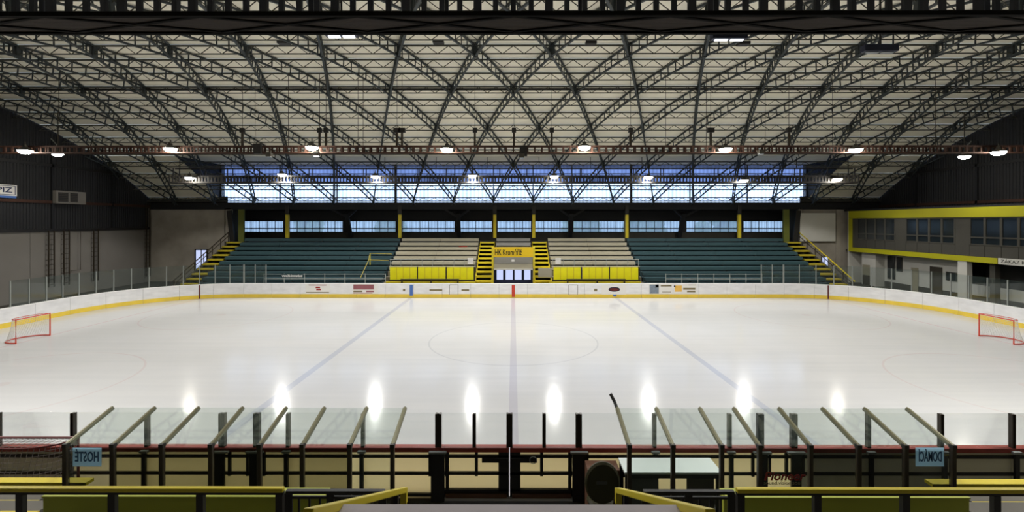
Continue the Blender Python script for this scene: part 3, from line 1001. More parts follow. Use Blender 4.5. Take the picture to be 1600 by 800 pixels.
ink(t, 952, 967, 449.6, 454.4, 'ink_navy', 'badge')
t = sheet('advert with a grey blue picture on the far boards', 1014, 1050, 444, 459)
ink(t, 1014.5, 1029, 444.4, 458.6, 'poster_photo', 'picture'); ink(t, 1024, 1029, 445, 449, 'blue_paint', 'emblem'); ink(t, 1032, 1049, 445.5, 447.5, 'ink_grey'); ink(t, 1034, 1048, 455.5, 456.4, 'ink_grey')
t = sheet('advert with an orange emblem on the far boards, rightmost', 1052, 1088, 444, 458.5)
ink(t, 1054, 1065, 446, 455.5, 'ink_orange', 'emblem'); ink(t, 1052.5, 1055, 446, 448.5, 'ink_navy'); ink(t, 1067, 1086, 449.5, 452.5, 'ink_grey'); ink(t, 1073, 1086, 454, 456.5, 'ink_grey'); ink(t, 1075, 1087, 444.8, 445.6, 'ink_grey')
for a, b, y0, y1 in ((629.5, 633, 451.5, 455), (671, 691, 452, 454.5), (721, 733, 452, 454.5), (928, 933, 451, 455)):
    BOX('small_print', 'ink_grey', b_far, xat(a, Y1), xat(b, Y1), Y1 - 0.012, Y1 - 0.002, zat(y1, Y1), zat(y0, Y1))
# web address board on the left seats
wb = thing('web_banner', 'small white lettering strip in front of the left teal seats', 'banner', (xat(456, 41.2), 41.2, 1.6))
lettering('lettering', 'www.hk-kromeriz.cz', 0.3, 'poster_white', wb, at(456, 431, 40.13), width=1.75, bold=0.01)
BOX('backing_rail', 'teal_dark', wb, xat(440, 40.2), xat(473, 40.2), 40.14, 40.16, zat(434, 40.2), zat(428, 40.2))

# glass screens of the far side and the ends
GT = 2.8
def screen(label, name, u0, u1, step, parent=None):
    p0 = PT.p(name, (u0 + u1) / 2, 0.05)
    t = parent or thing('glass_screen', label, 'rink glass', (p0.x, p0.y, BH), 'glass screens on the boards')
    n = round((u1 - u0) / step)
    us = [u0 + (u1 - u0) * j / n for j in range(n + 1)]
    for a, b in zip(us, us[1:]):
        slab(name, a + 0.03, b - 0.03, 0.045, 0.057, BH, GT, 1).build('glass_pane', 'rink_glass_far', t)
    for u in us:
        p = PT.p(name, u, 0.05)
        BOX('post', 'galvanised', t, p.x - 0.03, p.x + 0.03, p.y - 0.03, p.y + 0.03, BH, GT)
    return t
uL0 = PT.c + (28.7 - (Y0 + RAD))
sL = screen('tall glass screen round the left end corner of the rink', 'left', uL0, ENDL, 1.15)
screen(None, 'far', -(LX - RAD) + 0.06, -21.0, 0.95, sL)
sR = screen('tall glass screen round the right end corner of the rink', 'right', PT.c + 0.6, ENDL, 1.25)
screen(None, 'far', 21.0, LX - RAD - 0.06, 0.95, sR)
for sx in (-1, 1):
    sd = 'left' if sx < 0 else 'right'
    t = thing('low_fence', 'low grey pipe fence in front of the %s teal seats' % sd, 'fence', (sx * 16, Y1 + 0.3, 0), 'low fences in front of the teal seats')
    a, b = (412, 602) if sx < 0 else (1040, 1190)
    x0, x1 = xat(a, Y1 + 0.3), xat(b, Y1 + 0.3)
    for zz in (1.55, 1.95):
        MB().tube([(x0, Y1 + 0.3, zz), (x1, Y1 + 0.3, zz)], 0.025 if zz < 1.9 else 0.018).build('rail', 'galvanised', t)
    n = 7
    for j in range(n):
        xx = x0 + (x1 - x0) * j / (n - 1)
        MB().tube([(xx, Y1 + 0.3, -0.03), (xx, Y1 + 0.3, 2.0)], 0.035).build('post', 'galvanised', t)

# ------------------------------------------------------------------ hockey goals
def goal(label, x, y, sx, base=0.0, turn=False, red='red_paint', netm='net_cord'):
    """Mouth along y at x, net towards sx (or mouth along x and net towards the viewer when turned)."""
    t = thing('hockey_goal', label, 'goal', (x, y, base), 'red hockey goals')
    def T(a, d, z):         # a along the mouth, d depth, z up
        return (x + d * sx, y + a, base + z) if not turn else (x + a, y - d, base + z)
    W, H = 0.915, 1.25
    MB().tube([T(-W, 0, 0), T(-W, 0, H), T(W, 0, H), T(W, 0, 0)], 0.035, 8).build('goal_frame', red, t)
    bp = [T(-W, 0, 0.03)] + [T(-W * math.cos(a) , 0.25 + 0.85 * math.sin(a), 0.03) for a in [R(v) for v in range(0, 181, 15)]] + [T(W, 0, 0.03)]
    MB().tube(bp, 0.03, 6).build('base_rail', red, t)
    tp = [T(-W, 0, H)] + [T(-W * math.cos(a), 0.10 + 0.45 * math.sin(a), H) for a in [R(v) for v in range(0, 181, 15)]] + [T(W, 0, H)]
    MB().tube(tp, 0.018, 6).build('top_rail', red, t)
    n = MB()
    N = 26
    def q(u, v):            # u 0..1 round, v 0..1 up
        a = math.pi * u
        d = (0.25 + 0.85 * math.sin(a)) * (1 - v) + (0.10 + 0.45 * math.sin(a)) * v - 0.06 * math.sin(math.pi * v)
        return Vector(T(-W * math.cos(a), d, 0.03 + (H - 0.03) * v))
    for i in range(N + 1):
        for j in range(6):
            n.bar(q(i / N, j / 6), q(i / N, (j + 1) / 6), 0.007, 0.007, (1, 0, 0), ends=False)
    for j in range(1, 14):
        for i in range(N):
            n.bar(q(i / N, j / 14), q((i + 1) / N, j / 14), 0.007, 0.007, ends=False)
    for i in range(1, 14):    # net over the top
        a = -W + 2 * W * i / 14
        dd = 0.10 + 0.45 * math.sqrt(max(0, 1 - (a / W) ** 2))
        n.bar(T(a, 0, H), T(a, dd, H), 0.007, 0.007, ends=False)
    for j in range(1, 5):
        d = 0.11 * j
        hw = W if d < 0.1 else W * math.sqrt(max(0, 1 - ((d - 0.1) / 0.45) ** 2))
        n.bar(T(-hw, d, H), T(hw, d, H), 0.007, 0.007, ends=False)
    n.build('net', netm, t)
    return t
goal('red framed hockey goal on the ice at the left end', -26.15, 25.6, -1)
goal('red framed hockey goal on the ice at the right end', 26.15, 25.6, 1)
# podium behind the near boards carries the spare goal
goal('spare dark red goal stored behind the near boards at the far left', -10.75, 10.62, 1, 0.28, True, 'dark_red', 'rust_net')
# skid pads under spare goal
o = BOX('timber_podium', 'plywood_brown', None, -11.9, -9.7, 9.42, 10.7, -0.03, 0.28)
tag(o, 'low timber podium under the spare goal behind the near boards', 'podium')

# ------------------------------------------------------------------ near boards, glass and gate
nb = thing('rink_boards', 'near rink boards seen from behind with dark steel frame and red cap', 'boards', (0, Y0 - 0.1, 0), 'rink boards')
YN = 10.9
posts = [(-5, 0), (113, 0), (229, 0), (347, 1), (401, 1), (450, 0), (567, 0), (685, 1), (741, 0), (796, 1), (850, 0), (904, 1), (1022, 0), (1139, 0), (1187, 1), (1239, 1), (1355, 0), (1468, 0), (1579, 0)]
more = [(p, 0) for p in (-744.0, -640, -480, -330, -170)]
px_all = more + posts + [(1700, 0), (1860, 0), (2020, 0), (2180, 0), (2348.0, 0)]
XS = [(xat(p, YN), wd) for p, wd in px_all]
GATE0, GATE1 = xat(685, YN), xat(904, YN)
for (x0, _), (x1, _) in zip(XS, XS[1:]):
    if x0 >= GATE0 - 0.01 and x1 <= GATE1 + 0.01:
        continue
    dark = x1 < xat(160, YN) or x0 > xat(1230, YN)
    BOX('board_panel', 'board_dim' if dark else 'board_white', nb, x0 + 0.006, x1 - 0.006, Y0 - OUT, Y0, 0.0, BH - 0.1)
    BOX('kick_plate', 'kick_yellow', nb, x0 + 0.006, x1 - 0.006, Y0 + 0.001, Y0 + 0.012, 0.0, 0.14)
    BOX('cap_rail', 'board_cap', nb, x0 + 0.002, x1 - 0.002, Y0 - 0.16, Y0 + 0.02, BH - 0.1, BH)
    for zz in (1.0, 0.61, 0.12):
        BOX('frame_rail', 'black_steel', nb, x0, x1, Y0 - 0.17, Y0 - 0.115, zz - 0.03, zz + 0.03)
for x, wd in XS:
    if GATE0 + 0.1 < x < GATE1 - 0.1:
        continue
    h = (0.155 if abs(x - GATE0) < 0.01 or abs(x - GATE1) < 0.01 else 0.11) if wd else 0.045
    BOX('frame_post', 'black_steel', nb, x - h, x + h, Y0 - 0.23, Y0 - 0.172, 0, BH - 0.1)
    if wd:
        for s in (-1, 1):
            BOX('frame_stud', 'black_steel', nb, x + s * 0.19 - 0.03, x + s * 0.19 + 0.03, Y0 - 0.17, Y0 - 0.115, 0.55, BH - 0.1)
        BOX('post_bracket', 'galvanised', nb, x - 0.2, x + 0.2, Y0 - 0.24, Y0 - 0.165, BH - 0.1, BH - 0.06)
    else:
        BOX('post_bracket', 'galvanised', nb, x - 0.09, x + 0.09, Y0 - 0.24, Y0 - 0.165, BH - 0.1, BH - 0.05)
lettering('lettering', 'Pioneer', 0.26, 'ink_red', nb, at(1226, 744, 10.72), width=0.95, shear=0.25, bold=0.006)
lettering('lettering', 'sound.vision.soul', 0.11, 'ink_grey', nb, at(1222, 754, 10.72), width=0.85)
ng = thing('glass_screen', 'low clear glass on top of the near boards with upright posts', 'rink glass', (0, YN, BH), 'glass screens on the boards')
GZ = 1.985
for (x0, w0), (x1, w1) in zip(XS, XS[1:]):
    BOX('glass_pane', 'rink_glass', ng, x0 + (0.07 if w0 else 0.035), x1 - (0.07 if w1 else 0.035), YN - 0.006, YN + 0.006, BH, GZ)
for x, wd in XS:
    h = 0.07 if wd else 0.038
    m = MB().box(x - h, x - h * 0.35, YN - 0.05, YN + 0.05, BH, GZ - 0.01).box(x + h * 0.35, x + h, YN - 0.05, YN + 0.05, BH, GZ - 0.01).box(x - h * 0.35, x + h * 0.35, YN - 0.03, YN + 0.03, BH, GZ - 0.01)
    m.build('post', 'brown_steel', ng)
for xa, xb in ((GATE0 + 0.002, GATE0 + 0.128), (GATE1 - 0.128, GATE1 - 0.002)):
    BOX('board_panel', 'board_white', nb, xa, xb, Y0 - OUT, Y0, 0.0, BH - 0.1)
    BOX('cap_rail', 'board_cap', nb, xa, xb, Y0 - 0.16, Y0 + 0.02, BH - 0.1, BH)
# double gate in the middle
for s, sd in ((-1, 'left'), (1, 'right')):
    xm = xat(796, YN)
    x0, x1 = (GATE0 + 0.13, xm - 0.012) if s < 0 else (xm + 0.012, GATE1 - 0.13)
    g = thing('rink_gate', 'beige panelled %s leaf of the double gate in the near boards' % sd, 'gate', ((x0 + x1) / 2, Y0 - 0.05, 0.05), 'double gate leaves')
    BOX('gate_panel', 'board_white', g, x0, x1, Y0 - OUT, Y0, 0.20, BH - 0.1)
    BOX('kick_plate', 'kick_yellow', g, x0, x1, Y0 + 0.001, Y0 + 0.012, 0.06, 0.16)
    BOX('cap_rail', 'board_cap', g, x0, x1, Y0 - 0.16, Y0 + 0.02, BH - 0.1, BH)
    m = MB()
    for zz in (1.0, 0.61, 0.22):
        m.box(x0, x1, Y0 - 0.165, Y0 - 0.1, zz - 0.03, zz + 0.03)
    for xx in (x0 + 0.08, (x0 + x1) / 2, x1 - 0.08):
        m.box(xx - 0.035, xx + 0.035, Y0 - 0.16, Y0 - 0.1, 0.2 if xx != (x0 + x1) / 2 else 0.55, BH - 0.1)
    inner = x1 if s < 0 else x0
    m.box(min(inner, inner + s * 0.24), max(inner, inner + s * 0.24), Y0 - 0.165, Y0 - 0.1, 0.2, BH - 0.1)
    m.build('gate_frame', 'black_steel', g)
    BOX('kick_board', 'stair_dark', g, x0, x1, Y0 - 0.14, Y0 - OUT - 0.005, 0.06, 0.20)
    BOX('threshold_strip', 'plywood_brown', g, x0 + 0.05, x1 - 0.05, Y0 - 0.2, Y0 - 0.145, 0.07, 0.14)
    b0, b1 = sorted((inner + s * 0.02, inner + s * 0.62))
    BOX('latch_bar', 'black_steel', g, b0, b1, Y0 - 0.215, Y0 - 0.165, 0.89, 0.98)
    if s > 0:
        p = at(833, 719, Y0 - 0.22)
        MB().tube([(p.x + 0.08 * math.cos(a), p.y, p.z + 0.08 * math.sin(a)) for a in [2 * math.pi * i / 14 for i in range(15)]], 0.009, 6, False).build('latch_ring', 'galvanised', g)

# ------------------------------------------------------------------ bench shelters
DS, ZS, DT, ZT = 9.0, 2.12, 10.05, 2.425
def shelter(label, pxs, murky, hook):
    xs = [xat(p, DS) for p in pxs]
    t = thing('bench_shelter', label, 'shelter', ((xs[0] + xs[-1]) / 2, DS, -0.03), 'glass shelters over the player benches')
    for i, x in enumerate(xs):
        p = BOX('post', 'brown_steel', t, x - 0.036, x + 0.036, DS - 0.04, DS + 0.04, -0.03, ZS)
        r = MB().bar((x, DS, ZS), (x, DT, ZT), 0.075, 0.06)
        r.bar((x, DS, ZS + 0.036), (x, DT, ZT + 0.036), 0.03, 0.012)
        r.build('rafter', 'olive_alu', t)
        BOX('post_cap', 'black_steel', p, x - 0.042, x + 0.042, DS - 0.046, DS + 0.046, ZS - 0.03, ZS + 0.04)
        if hook and i == 0:
            MB().tube([(x, DT, ZT), (x - 0.03, DT + 0.12, ZT + 0.10), (x - 0.10, DT + 0.2, ZT + 0.24)], 0.035).build('bent_bracket', 'black_steel', t)
    for i, (x0, x1) in enumerate(zip(xs, xs[1:])):
        a, b = x0 + 0.04, x1 - 0.04
        m = MB().add([(a, DS, ZS), (b, DS, ZS), (b, DT, ZT), (a, DT, ZT), (a, DS, ZS + 0.012), (b, DS, ZS + 0.012), (b, DT, ZT + 0.012), (a, DT, ZT + 0.012)],
                     [(0, 3, 2, 1), (4, 5, 6, 7), (0, 1, 5, 4), (1, 2, 6, 5), (2, 3, 7, 6), (3, 0, 4, 7)])
        m.build('roof_pane', 'canopy_glass', t)
        BOX('wall_pane', murky[i], t, x0 + 0.05, x1 - 0.05, DS - 0.006, DS + 0.006, 0.5, ZS - 0.06)
        BOX('wall_rail', 'black_steel', t, x0 + 0.045, x1 - 0.045, DS - 0.02, DS + 0.02, 0.42, 0.5)
    return t
mat('olive_alu', (124, 120, 92), 0.45, metal=0.3, vary=0.1)
SM, MU, CL = 'smoked_glass', 'murky_glass', 'canopy_glass'
LP = [101, 175, 252, 329, 405, 472, 546, 613]
RP = [983, 1051, 1127, 1186, 1265, 1340, 1413, 1487]
shelter('glass shelter over the left player bench with slanting roof ribs', LP, [MU, SM, SM, SM, SM, SM, CL], False)
shelter('glass shelter over the right player bench with a bent bracket at its inner corner', RP, [CL, CL, CL, CL, MU, MU, MU], True)
def paper(label, a, b, y0, y1, word):
    x0, x1, z0, z1 = xat(a, DS), xat(b, DS), zat(y1, DS), zat(y0, DS)
    t = thing('paper_sign', label, 'sign', ((x0 + x1) / 2, DS - 0.03, z0), 'blue paper signs on the bench shelters')
    BOX('sheet', 'paper_blue', t, x0, x1, DS - 0.016, DS - 0.012, z0, z1)
    lettering('lettering', word, (z1 - z0) * 0.75, 'ink_blue', t, ((x0 + x1) / 2, DS - 0.022, (z0 + z1) / 2), width=(x1 - x0) * 0.82, mirror=True, bold=0.004)
paper('blue paper sign with reversed guest team lettering in the left bench shelter', 113, 158, 700, 729, 'HOSTÉ')
paper('blue paper sign with reversed home team lettering in the right bench shelter', 1428, 1472, 698, 727, 'DOMÁCÍ')

# scorer's table, chair and cabinet by the gate
x0, x1 = 2.36, 4.42
t = thing('scorer_table', 'white topped scorers table in the right bench shelter', 'table', ((x0 + x1) / 2, 10.3, -0.03))
BOX('table_top', 'table_top', t, x0, x1, 9.98, 10.6, 1.06, 1.10)
MB().box(x0 + 0.03, x1 - 0.03, 10.0, 10.04, 0.96, 1.06).build('apron', 'black_steel', t)
for xx in (x0 + 0.06, x1 - 0.06):
    for yy in (10.03, 10.55):
        BOX('leg', 'black_steel', t, xx - 0.04, xx + 0.04, yy - 0.04, yy + 0.04, -0.03, 1.06)
BOX('stretcher', 'black_steel', t, x0 + 0.1, x1 - 0.1, 10.52, 10.56, 0.70, 0.76)
BOX('side_panel', 'board_back_grey', t, x0 + 0.1, x0 + 0.75, 10.1, 10.13, 0.02, 1.0)
BOX('side_panel', 'dark_door', t, x1 - 0.7, x1 - 0.12, 10.1, 10.13, 0.02, 1.0)
cx = 1.82
t = thing('swivel_chair', 'dark swivel chair with oval back beside the gate', 'chair', (cx, 9.8, -0.03))
m = MB()
n = 28
for k, (sc, dy) in enumerate(((0.86, 0.0), (1.0, -0.03), (1.0, -0.07), (0.9, -0.10))):
    for i in range(n):
        a = 2 * math.pi * i / n
        m.v.append((cx + 0.36 * sc * math.cos(a), 9.68 + dy, 1.08 + 0.43 * sc * math.sin(a)))
for k in range(3):
    for i in range(n):
        m.f.append((k * n + i, k * n + (i + 1) % n, (k + 1) * n + (i + 1) % n, (k + 1) * n + i))
m.f += [tuple(range(n)), tuple(3 * n + i for i in reversed(range(n)))]
m.build('backrest', 'chair_black', t, smooth=False)
BOX('grip_slot', 'board_back_grey', t, cx - 0.13, cx + 0.09, 9.565, 9.585, 1.07, 1.13, bevel=0.006)
MB().lathe([(0.02, 0.0), (0.26, 0.0), (0.28, 0.05), (0.25, 0.1), (0.02, 0.1)], (cx, 9.9, 0.52)).build('seat', 'chair_black', t, smooth=False)
MB().bar((cx, 9.7, 0.75), (cx, 9.8, 0.5), 0.08, 0.02, (0, 1, 0)).bar((cx, 9.8, 0.51), (cx, 9.95, 0.51), 0.08, 0.02).build('back_bracket', 'black_steel', t)
MB().tube([(cx, 9.9, 0.06), (cx, 9.9, 0.52)], 0.03).build('stem', 'black_steel', t)
for j in range(5):
    a = 2 * math.pi * j / 5 + 0.3
    MB().bar((cx, 9.9, 0.08), (cx + 0.3 * math.cos(a), 9.9 + 0.3 * math.sin(a), 0.03), 0.04, 0.035).build('foot', 'black_steel', t)
t = thing('tool_cabinet', 'rust brown cabinet between the swivel chair and the table', 'cabinet', (2.2, 10.4, -0.03))
BOX('body', 'plywood_brown', t, 1.62, 2.32, 10.25, 10.68, -0.03, 1.0)
BOX('cabinet_door', 'dark_door', t, 1.66, 2.28, 10.23, 10.25, 0.05, 0.94)

# yellow planks beyond the shelters
for a, b, lab in ((-160, 136, 'left'), (1452, 1760, 'right')):
    x0, x1 = xat(a, 9.15), xat(b, 9.15)
    t = thing('plank_barrier', 'yellow plank barrier behind the outer end of the %s bench shelter' % lab, 'barrier', ((x0 + x1) / 2, 9.4, -0.03), 'yellow plank barriers by the shelters')
    zt = zat(753, 9.15)
    BOX('top_plank', 'yellow_paint', t, x0, x1, 9.1, 9.28, zt - 0.06, zt)
    for j in range(4):
        xx = x0 + 0.25 + (x1 - x0 - 0.5) * j / 3
        BOX('post', 'black_steel', t, xx - 0.04, xx + 0.04, 9.15, 9.23, -0.03, zt - 0.06)
    s0, s1 = ((-160, 60) if lab == 'left' else (1516, 1760))
    for k, (dd, yy, lb) in enumerate(((8.2, 782, 'upper'), (7.7, 799, 'lower'))):
        z = zat(yy, dd)
        t = thing('plank_bench', '%s yellow edged plank bench below the %s guard rail' % (lb, lab), 'bench', (xat((s0 + s1) / 2, dd), dd, -0.03), 'plank benches below the guard rails')
        BOX('seat_plank', 'concrete', t, xat(s0, dd), xat(s1, dd), dd, dd + 0.28, z - 0.05, z)
        BOX('edge_plank', 'yellow_paint', t, xat(s0, dd), xat(s1, dd), dd - 0.05, dd - 0.002, z - 0.05, z)
        for j in range(3):
            xx = xat(s0 + (s1 - s0) * (j + 0.3) / 3, dd)
            BOX('leg', 'black_steel', t, xx - 0.04, xx + 0.04, dd + 0.08, dd + 0.2, -0.03, z - 0.05)

# ------------------------------------------------------------------ near terrace, rails and landing
tr = setting('terrace', (0, 3, 0), 'near concrete terrace the view is taken from')
for sx in (-1, 1):
    x0, x1 = sorted((sx * 1.75, sx * GX))
    BOX('terrace_slab', 'concrete', tr, x0, x1, 4.4, 7.15, -0.03, 1.9)
    BOX('terrace_slab', 'concrete', tr, x0, x1, 1.0, 4.4, -0.03, 2.7)
BOX('terrace_slab', 'concrete', tr, -GX, GX, -9, 1.0, -0.03, 4.2)
ld = thing('landing_slab', 'grey slab top of the tunnel below the viewer', 'slab', (0, 3, 1.0))
BOX('slab', 'grey_slab', ld, -1.62, 1.62, 1.02, 4.4, 3.6, 3.77, bevel=0.015)
for sx in (-1, 1):
    BOX('support_wall', 'concrete', ld, sx * 1.5 - 0.08, sx * 1.5 + 0.08, 1.05, 4.3, -0.03, 3.6)
for sx, sd in ((-1, 'left'), (1, 'right')):
    a, b, e = (-170, 443, 450) if sx < 0 else (1150, 1780, 1142)
    YR = 6.0
    zt = zat(762, YR)
    x0, x1 = xat(a, YR), xat(b, YR)
    t = thing('guard_rail', 'yellow topped guard rail in the foreground on the %s' % sd, 'railing', ((x0 + x1) / 2, YR, 1.9), 'yellow guard rails in the foreground')
    MB().box(x0, x1, YR - 0.035, YR + 0.035, zt - 0.055, zt).build('top_rail', 'yellow_paint', t, bevel=0.012)
    MB().box(x0, x1, YR - 0.025, YR + 0.025, zt - 0.085, zt - 0.056).build('under_rail', 'black_steel', t)
    for px in ((31, 175, 313, 437, -110) if sx < 0 else (1156, 1275, 1412, 1553, 1690)):
        xx = xat(px, YR)
        BOX('post', 'black_steel', t, xx - 0.045, xx + 0.045, YR - 0.03, YR + 0.03, 1.9, zt - 0.085)
    # solid olive parapet
    pa, pb = (70, 512) if sx < 0 else (1128, 1508)
    o = thing('olive_parapet', 'olive green solid parapet beyond the %s guard rail' % sd, 'parapet', (xat((pa + pb) / 2, 7), 7.0, 1.9), 'olive parapets of the terrace')
    z7 = zat(776.5, 6.9)
    BOX('body', 'olive_panel', o, xat(pa, 6.95), xat(pb, 6.95), 6.9, 7.02, 1.9, z7 - 0.001, bevel=0.01)
    BOX('coping', 'olive_panel', o, xat(pa, 6.95) + 0.02, xat(pb, 6.95) - 0.02, 6.86, 7.10, z7, z7 + 0.02)
    # dark balustrade next to the stair
    ba, bb = (447, 601) if sx < 0 else (1005, 1146)
    YQ = 6.25
    zq = zat(766, YQ)
    t = thing('balustrade', 'dark steel balustrade with thin bars beside the %s yellow handrail' % sd, 'railing', (xat((ba + bb) / 2, YQ), YQ, 1.9), 'dark balustrades beside the handrails')
    xa, xb = xat(ba, YQ), xat(bb, YQ)
    BOX('top_rail', 'black_steel', t, xa, xb, YQ - 0.03, YQ + 0.03, zq - 0.04, zq)
    BOX('mid_rail', 'black_steel', t, xa, xb, YQ - 0.015, YQ + 0.015, zq - 0.11, zq - 0.08)
    n = int((xb - xa) / 0.145)
    for j in range(n + 1):
        xx = xa + 0.03 + (xb - xa - 0.06) * j / n
        wd = 0.05 if j in (0, n) or j == n // 2 else 0.011
        BOX('baluster' if wd < 0.02 else 'post', 'black_steel', t, xx - wd, xx + wd, YQ - 0.012, YQ + 0.012, 1.9, zq - 0.11 if wd < 0.02 else zq - 0.04)
    # sloping yellow handrail
    t = thing('stair_handrail', 'sloping yellow handrail beside the grey slab on the %s' % sd, 'handrail', (sx * 1.58, 5.4, 1.9), 'sloping yellow handrails in the foreground')
    p0 = at(631 if sx < 0 else 966, 766, 7.0)
    q0 = at(478 if sx < 0 else 1120, 803, 3.72)
    q0.x = p0.x
    MB().bar(p0, q0, 0.085, 0.075).build('rail', 'yellow_paint', t, bevel=0.01)
    MB().box(p0.x - 0.045, p0.x + 0.045, 6.96, 7.04, p0.z - 0.19, p0.z + 0.02).build('rail_end', 'yellow_paint', t)
    MB().box(p0.x - 0.03, p0.x + 0.03, 6.5, 6.56, 1.9, p0.z + (q0.z - p0.z) * 0.14).build('post', 'black_steel', t)

# ------------------------------------------------------------------ right hand gallery building
FX = 35.5
gb = setting('gallery', (FX, 41, 0), 'two storey gallery building against the right gable with yellow bands')
def band(name, m, y0, y1, z0, z1, x0=FX, x1=FX + 0.15):
    return BOX(name, m, gb, x0, x1, y0, y1, z0, z1)
band('upper_band', 'band_yellow', 24, 49.9, 6.78, 7.55, FX - 0.06)
band('lower_band', 'band_yellow', 34.6, 49.9, 3.33, 3.75, FX - 0.06)
band('lower_band', 'facade_grey', 24, 34.59, 3.33, 3.75)
band('corner_band', 'band_yellow', 49.4, 49.9, 3.76, 6.77, FX - 0.06)
BOX('gallery_floor', 'dark_concrete', gb, FX + 0.15, GX, 24, 50.6, 3.33, 3.5)
BOX('gallery_roof', 'dark_clad', gb, FX - 0.02, GX, 24, 50.6, 7.56, 7.7)
BOX('end_wall', 'white_paint', gb, FX, GX, 49.95, 50.1, 0, 7.55)
groups = [(48.7, 43.9), (42.7, 37.95), (36.75, 32.0), (30.8, 26.0)]
prev = 49.4
for gi, (ya, yb) in enumerate(groups):
    BOX('facade_panel', 'facade_grey', gb, FX, FX + 0.12, ya + 0.01, prev - 0.01, 3.76, 6.77)
    prev = yb
    n = 4
    for j in range(n):
        p1, p0 = ya + (yb - ya) * j / n, ya + (yb - ya) * (j + 1) / n
        BOX('sill_panel', 'facade_grey', gb, FX, FX + 0.12, p0 + 0.02, p1 - 0.02, 3.76, 4.62)
        wf = MB()
        wf.box(FX - 0.02, FX + 0.1, p0, p0 + 0.09, 4.64, 6.76).box(FX - 0.02, FX + 0.1, p1 - 0.09, p1, 4.64, 6.76)
        wf.box(FX - 0.02, FX + 0.1, p0 + 0.09, p1 - 0.09, 4.64, 4.72).box(FX - 0.02, FX + 0.1, p0 + 0.09, p1 - 0.09, 6.68, 6.76).box(FX - 0.02, FX + 0.1, p0 + 0.09, p1 - 0.09, 5.18, 5.28)
        wo = wf.build('window_frame', 'facade_grey', gb)
        BOX('pane', 'dark_glass', wo, FX + 0.03, FX + 0.06, p0 + 0.09, p1 - 0.09, 5.28, 6.68)
        BOX('pane', 'dark_glass', wo, FX + 0.03, FX + 0.06, p0 + 0.09, p1 - 0.09, 4.72, 5.18)
BOX('facade_panel', 'facade_grey', gb, FX, FX + 0.12, 24, 26, 3.76, 6.77)
WX = 36.9
def gx(px):          # distance along the ground floor wall for a picture column
    return WX * F / (px - CX)
segw = [(49.9, gx(1386)), (gx(1412), gx(1451)), (gx(1471), gx(1514))]
BOX('ground_wall', 'white_paint', gb, WX, WX + 0.15, gx(1514), 49.9, 0.55, 3.32)
BOX('wall_base', 'dark_concrete', gb, WX - 0.02, WX + 0.14, 24, 49.9, -0.03, 0.54)
BOX('ground_wall', 'white_paint', gb, WX, WX + 0.15, 24, gx(1514) - 0.02, 0.55, 1.4)
BOX('bar_recess', 'black_steel', gb, WX + 1.2, WX + 1.3, 24, gx(1514) - 0.02, 0, 3.32)
BOX('ground_wall', 'white_paint', gb, WX - 0.9, WX + 0.14, gx(1381), gx(1359), 0, 3.3)
BOX('door_leaf', 'beige_door', gb, WX - 0.96, WX - 0.91, gx(1372), gx(1361), 1.0, 2.05)
BOX('door_leaf', 'dark_door', gb, WX - 0.96, WX - 0.91, gx(1372), gx(1361), 0, 0.99)
BOX('door_leaf', 'beige_door', gb, WX - 0.06, WX - 0.03, gx(1434), gx(1423), 0, 2.2)
BOX('door_leaf', 'dark_door', gb, WX - 0.06, WX - 0.03, gx(1471), gx(1452), 0, 2.5)
for a, b, y0, y1 in ((1386, 1398, 400, 436), (1400, 1409, 402, 424), (1477, 1494, 425, 439)):
    D = (gx(a) + gx(b)) / 2
    wo = BOX('window_frame', 'facade_grey', gb, WX - 0.06, WX - 0.005, gx(b), gx(a), zat(y1, D), zat(y0, D))
    BOX('pane', 'dark_glass', wo, WX - 0.07, WX - 0.061, gx(b) + 0.07, gx(a) - 0.07, zat(y1, D) + 0.07, zat(y0, D) - 0.07)
BOX('pillar', 'white_paint', gb, FX + 0.02, FX + 0.45, 37.0, 37.75, -0.03, 3.32)
BOX('pillar', 'facade_grey', gb, FX + 0.5, FX + 0.9, 35.3, 35.7, -0.03, 3.32)
BOX('pillar', 'facade_grey', gb, FX + 0.02, FX + 0.45, 27.0, 27.75, -0.03, 3.32)
ns = thing('no_smoking_sign', 'white lettered sign at the end of the lower yellow band', 'sign', (FX - 0.1, 33.2, 3.3))
BOX('panel', 'white_paint', ns, FX - 0.1, FX - 0.04, 31.0, 34.5, 3.33, 3.78)
lettering('lettering', 'ZÁKAZ KOUŘENÍ', 0.34, 'ink_black', ns, (FX - 0.105, 32.75, 3.55), rot=(R(90), 0, R(-90)), width=3.1)

# ------------------------------------------------------------------ things on the left gable wall
wx = -GX + 0.2
sl = thing('wall_sign', 'white framed sign high on the left gable wall', 'sign', (wx, 35.2, 8.3))
BOX('panel', 'poster_white', sl, wx - 0.05, wx, 33.4, 37.0, 8.45, 9.3)
BOX('lower_strip', 'blue_paint', sl, wx - 0.05, wx, 33.4, 36.95, 8.28, 8.44)
m = MB()
for a in ((33.5, 36.9, 8.52, 8.56), (33.5, 36.9, 9.18, 9.22), (33.5, 33.56, 8.56, 9.18), (36.84, 36.9, 8.56, 9.18)):
    m.box(wx, wx + 0.008, a[0], a[1], a[2], a[3])
m.build('border', 'ink_navy', sl)
lettering('lettering', 'KRUPIZ', 0.55, 'ink_navy', sl, (wx + 0.008, 35.3, 8.87), rot=(R(90), 0, R(90)), width=2.7, bold=0.01)
ac = thing('ventilation_unit', 'pale ventilation cabinet with two dark grilles on the left gable wall', 'vent', (wx, 41.3, 7.97))
BOX('body', 'precast', ac, wx - 0.08, wx + 0.25, 39.95, 42.7, 8.0, 9.1)
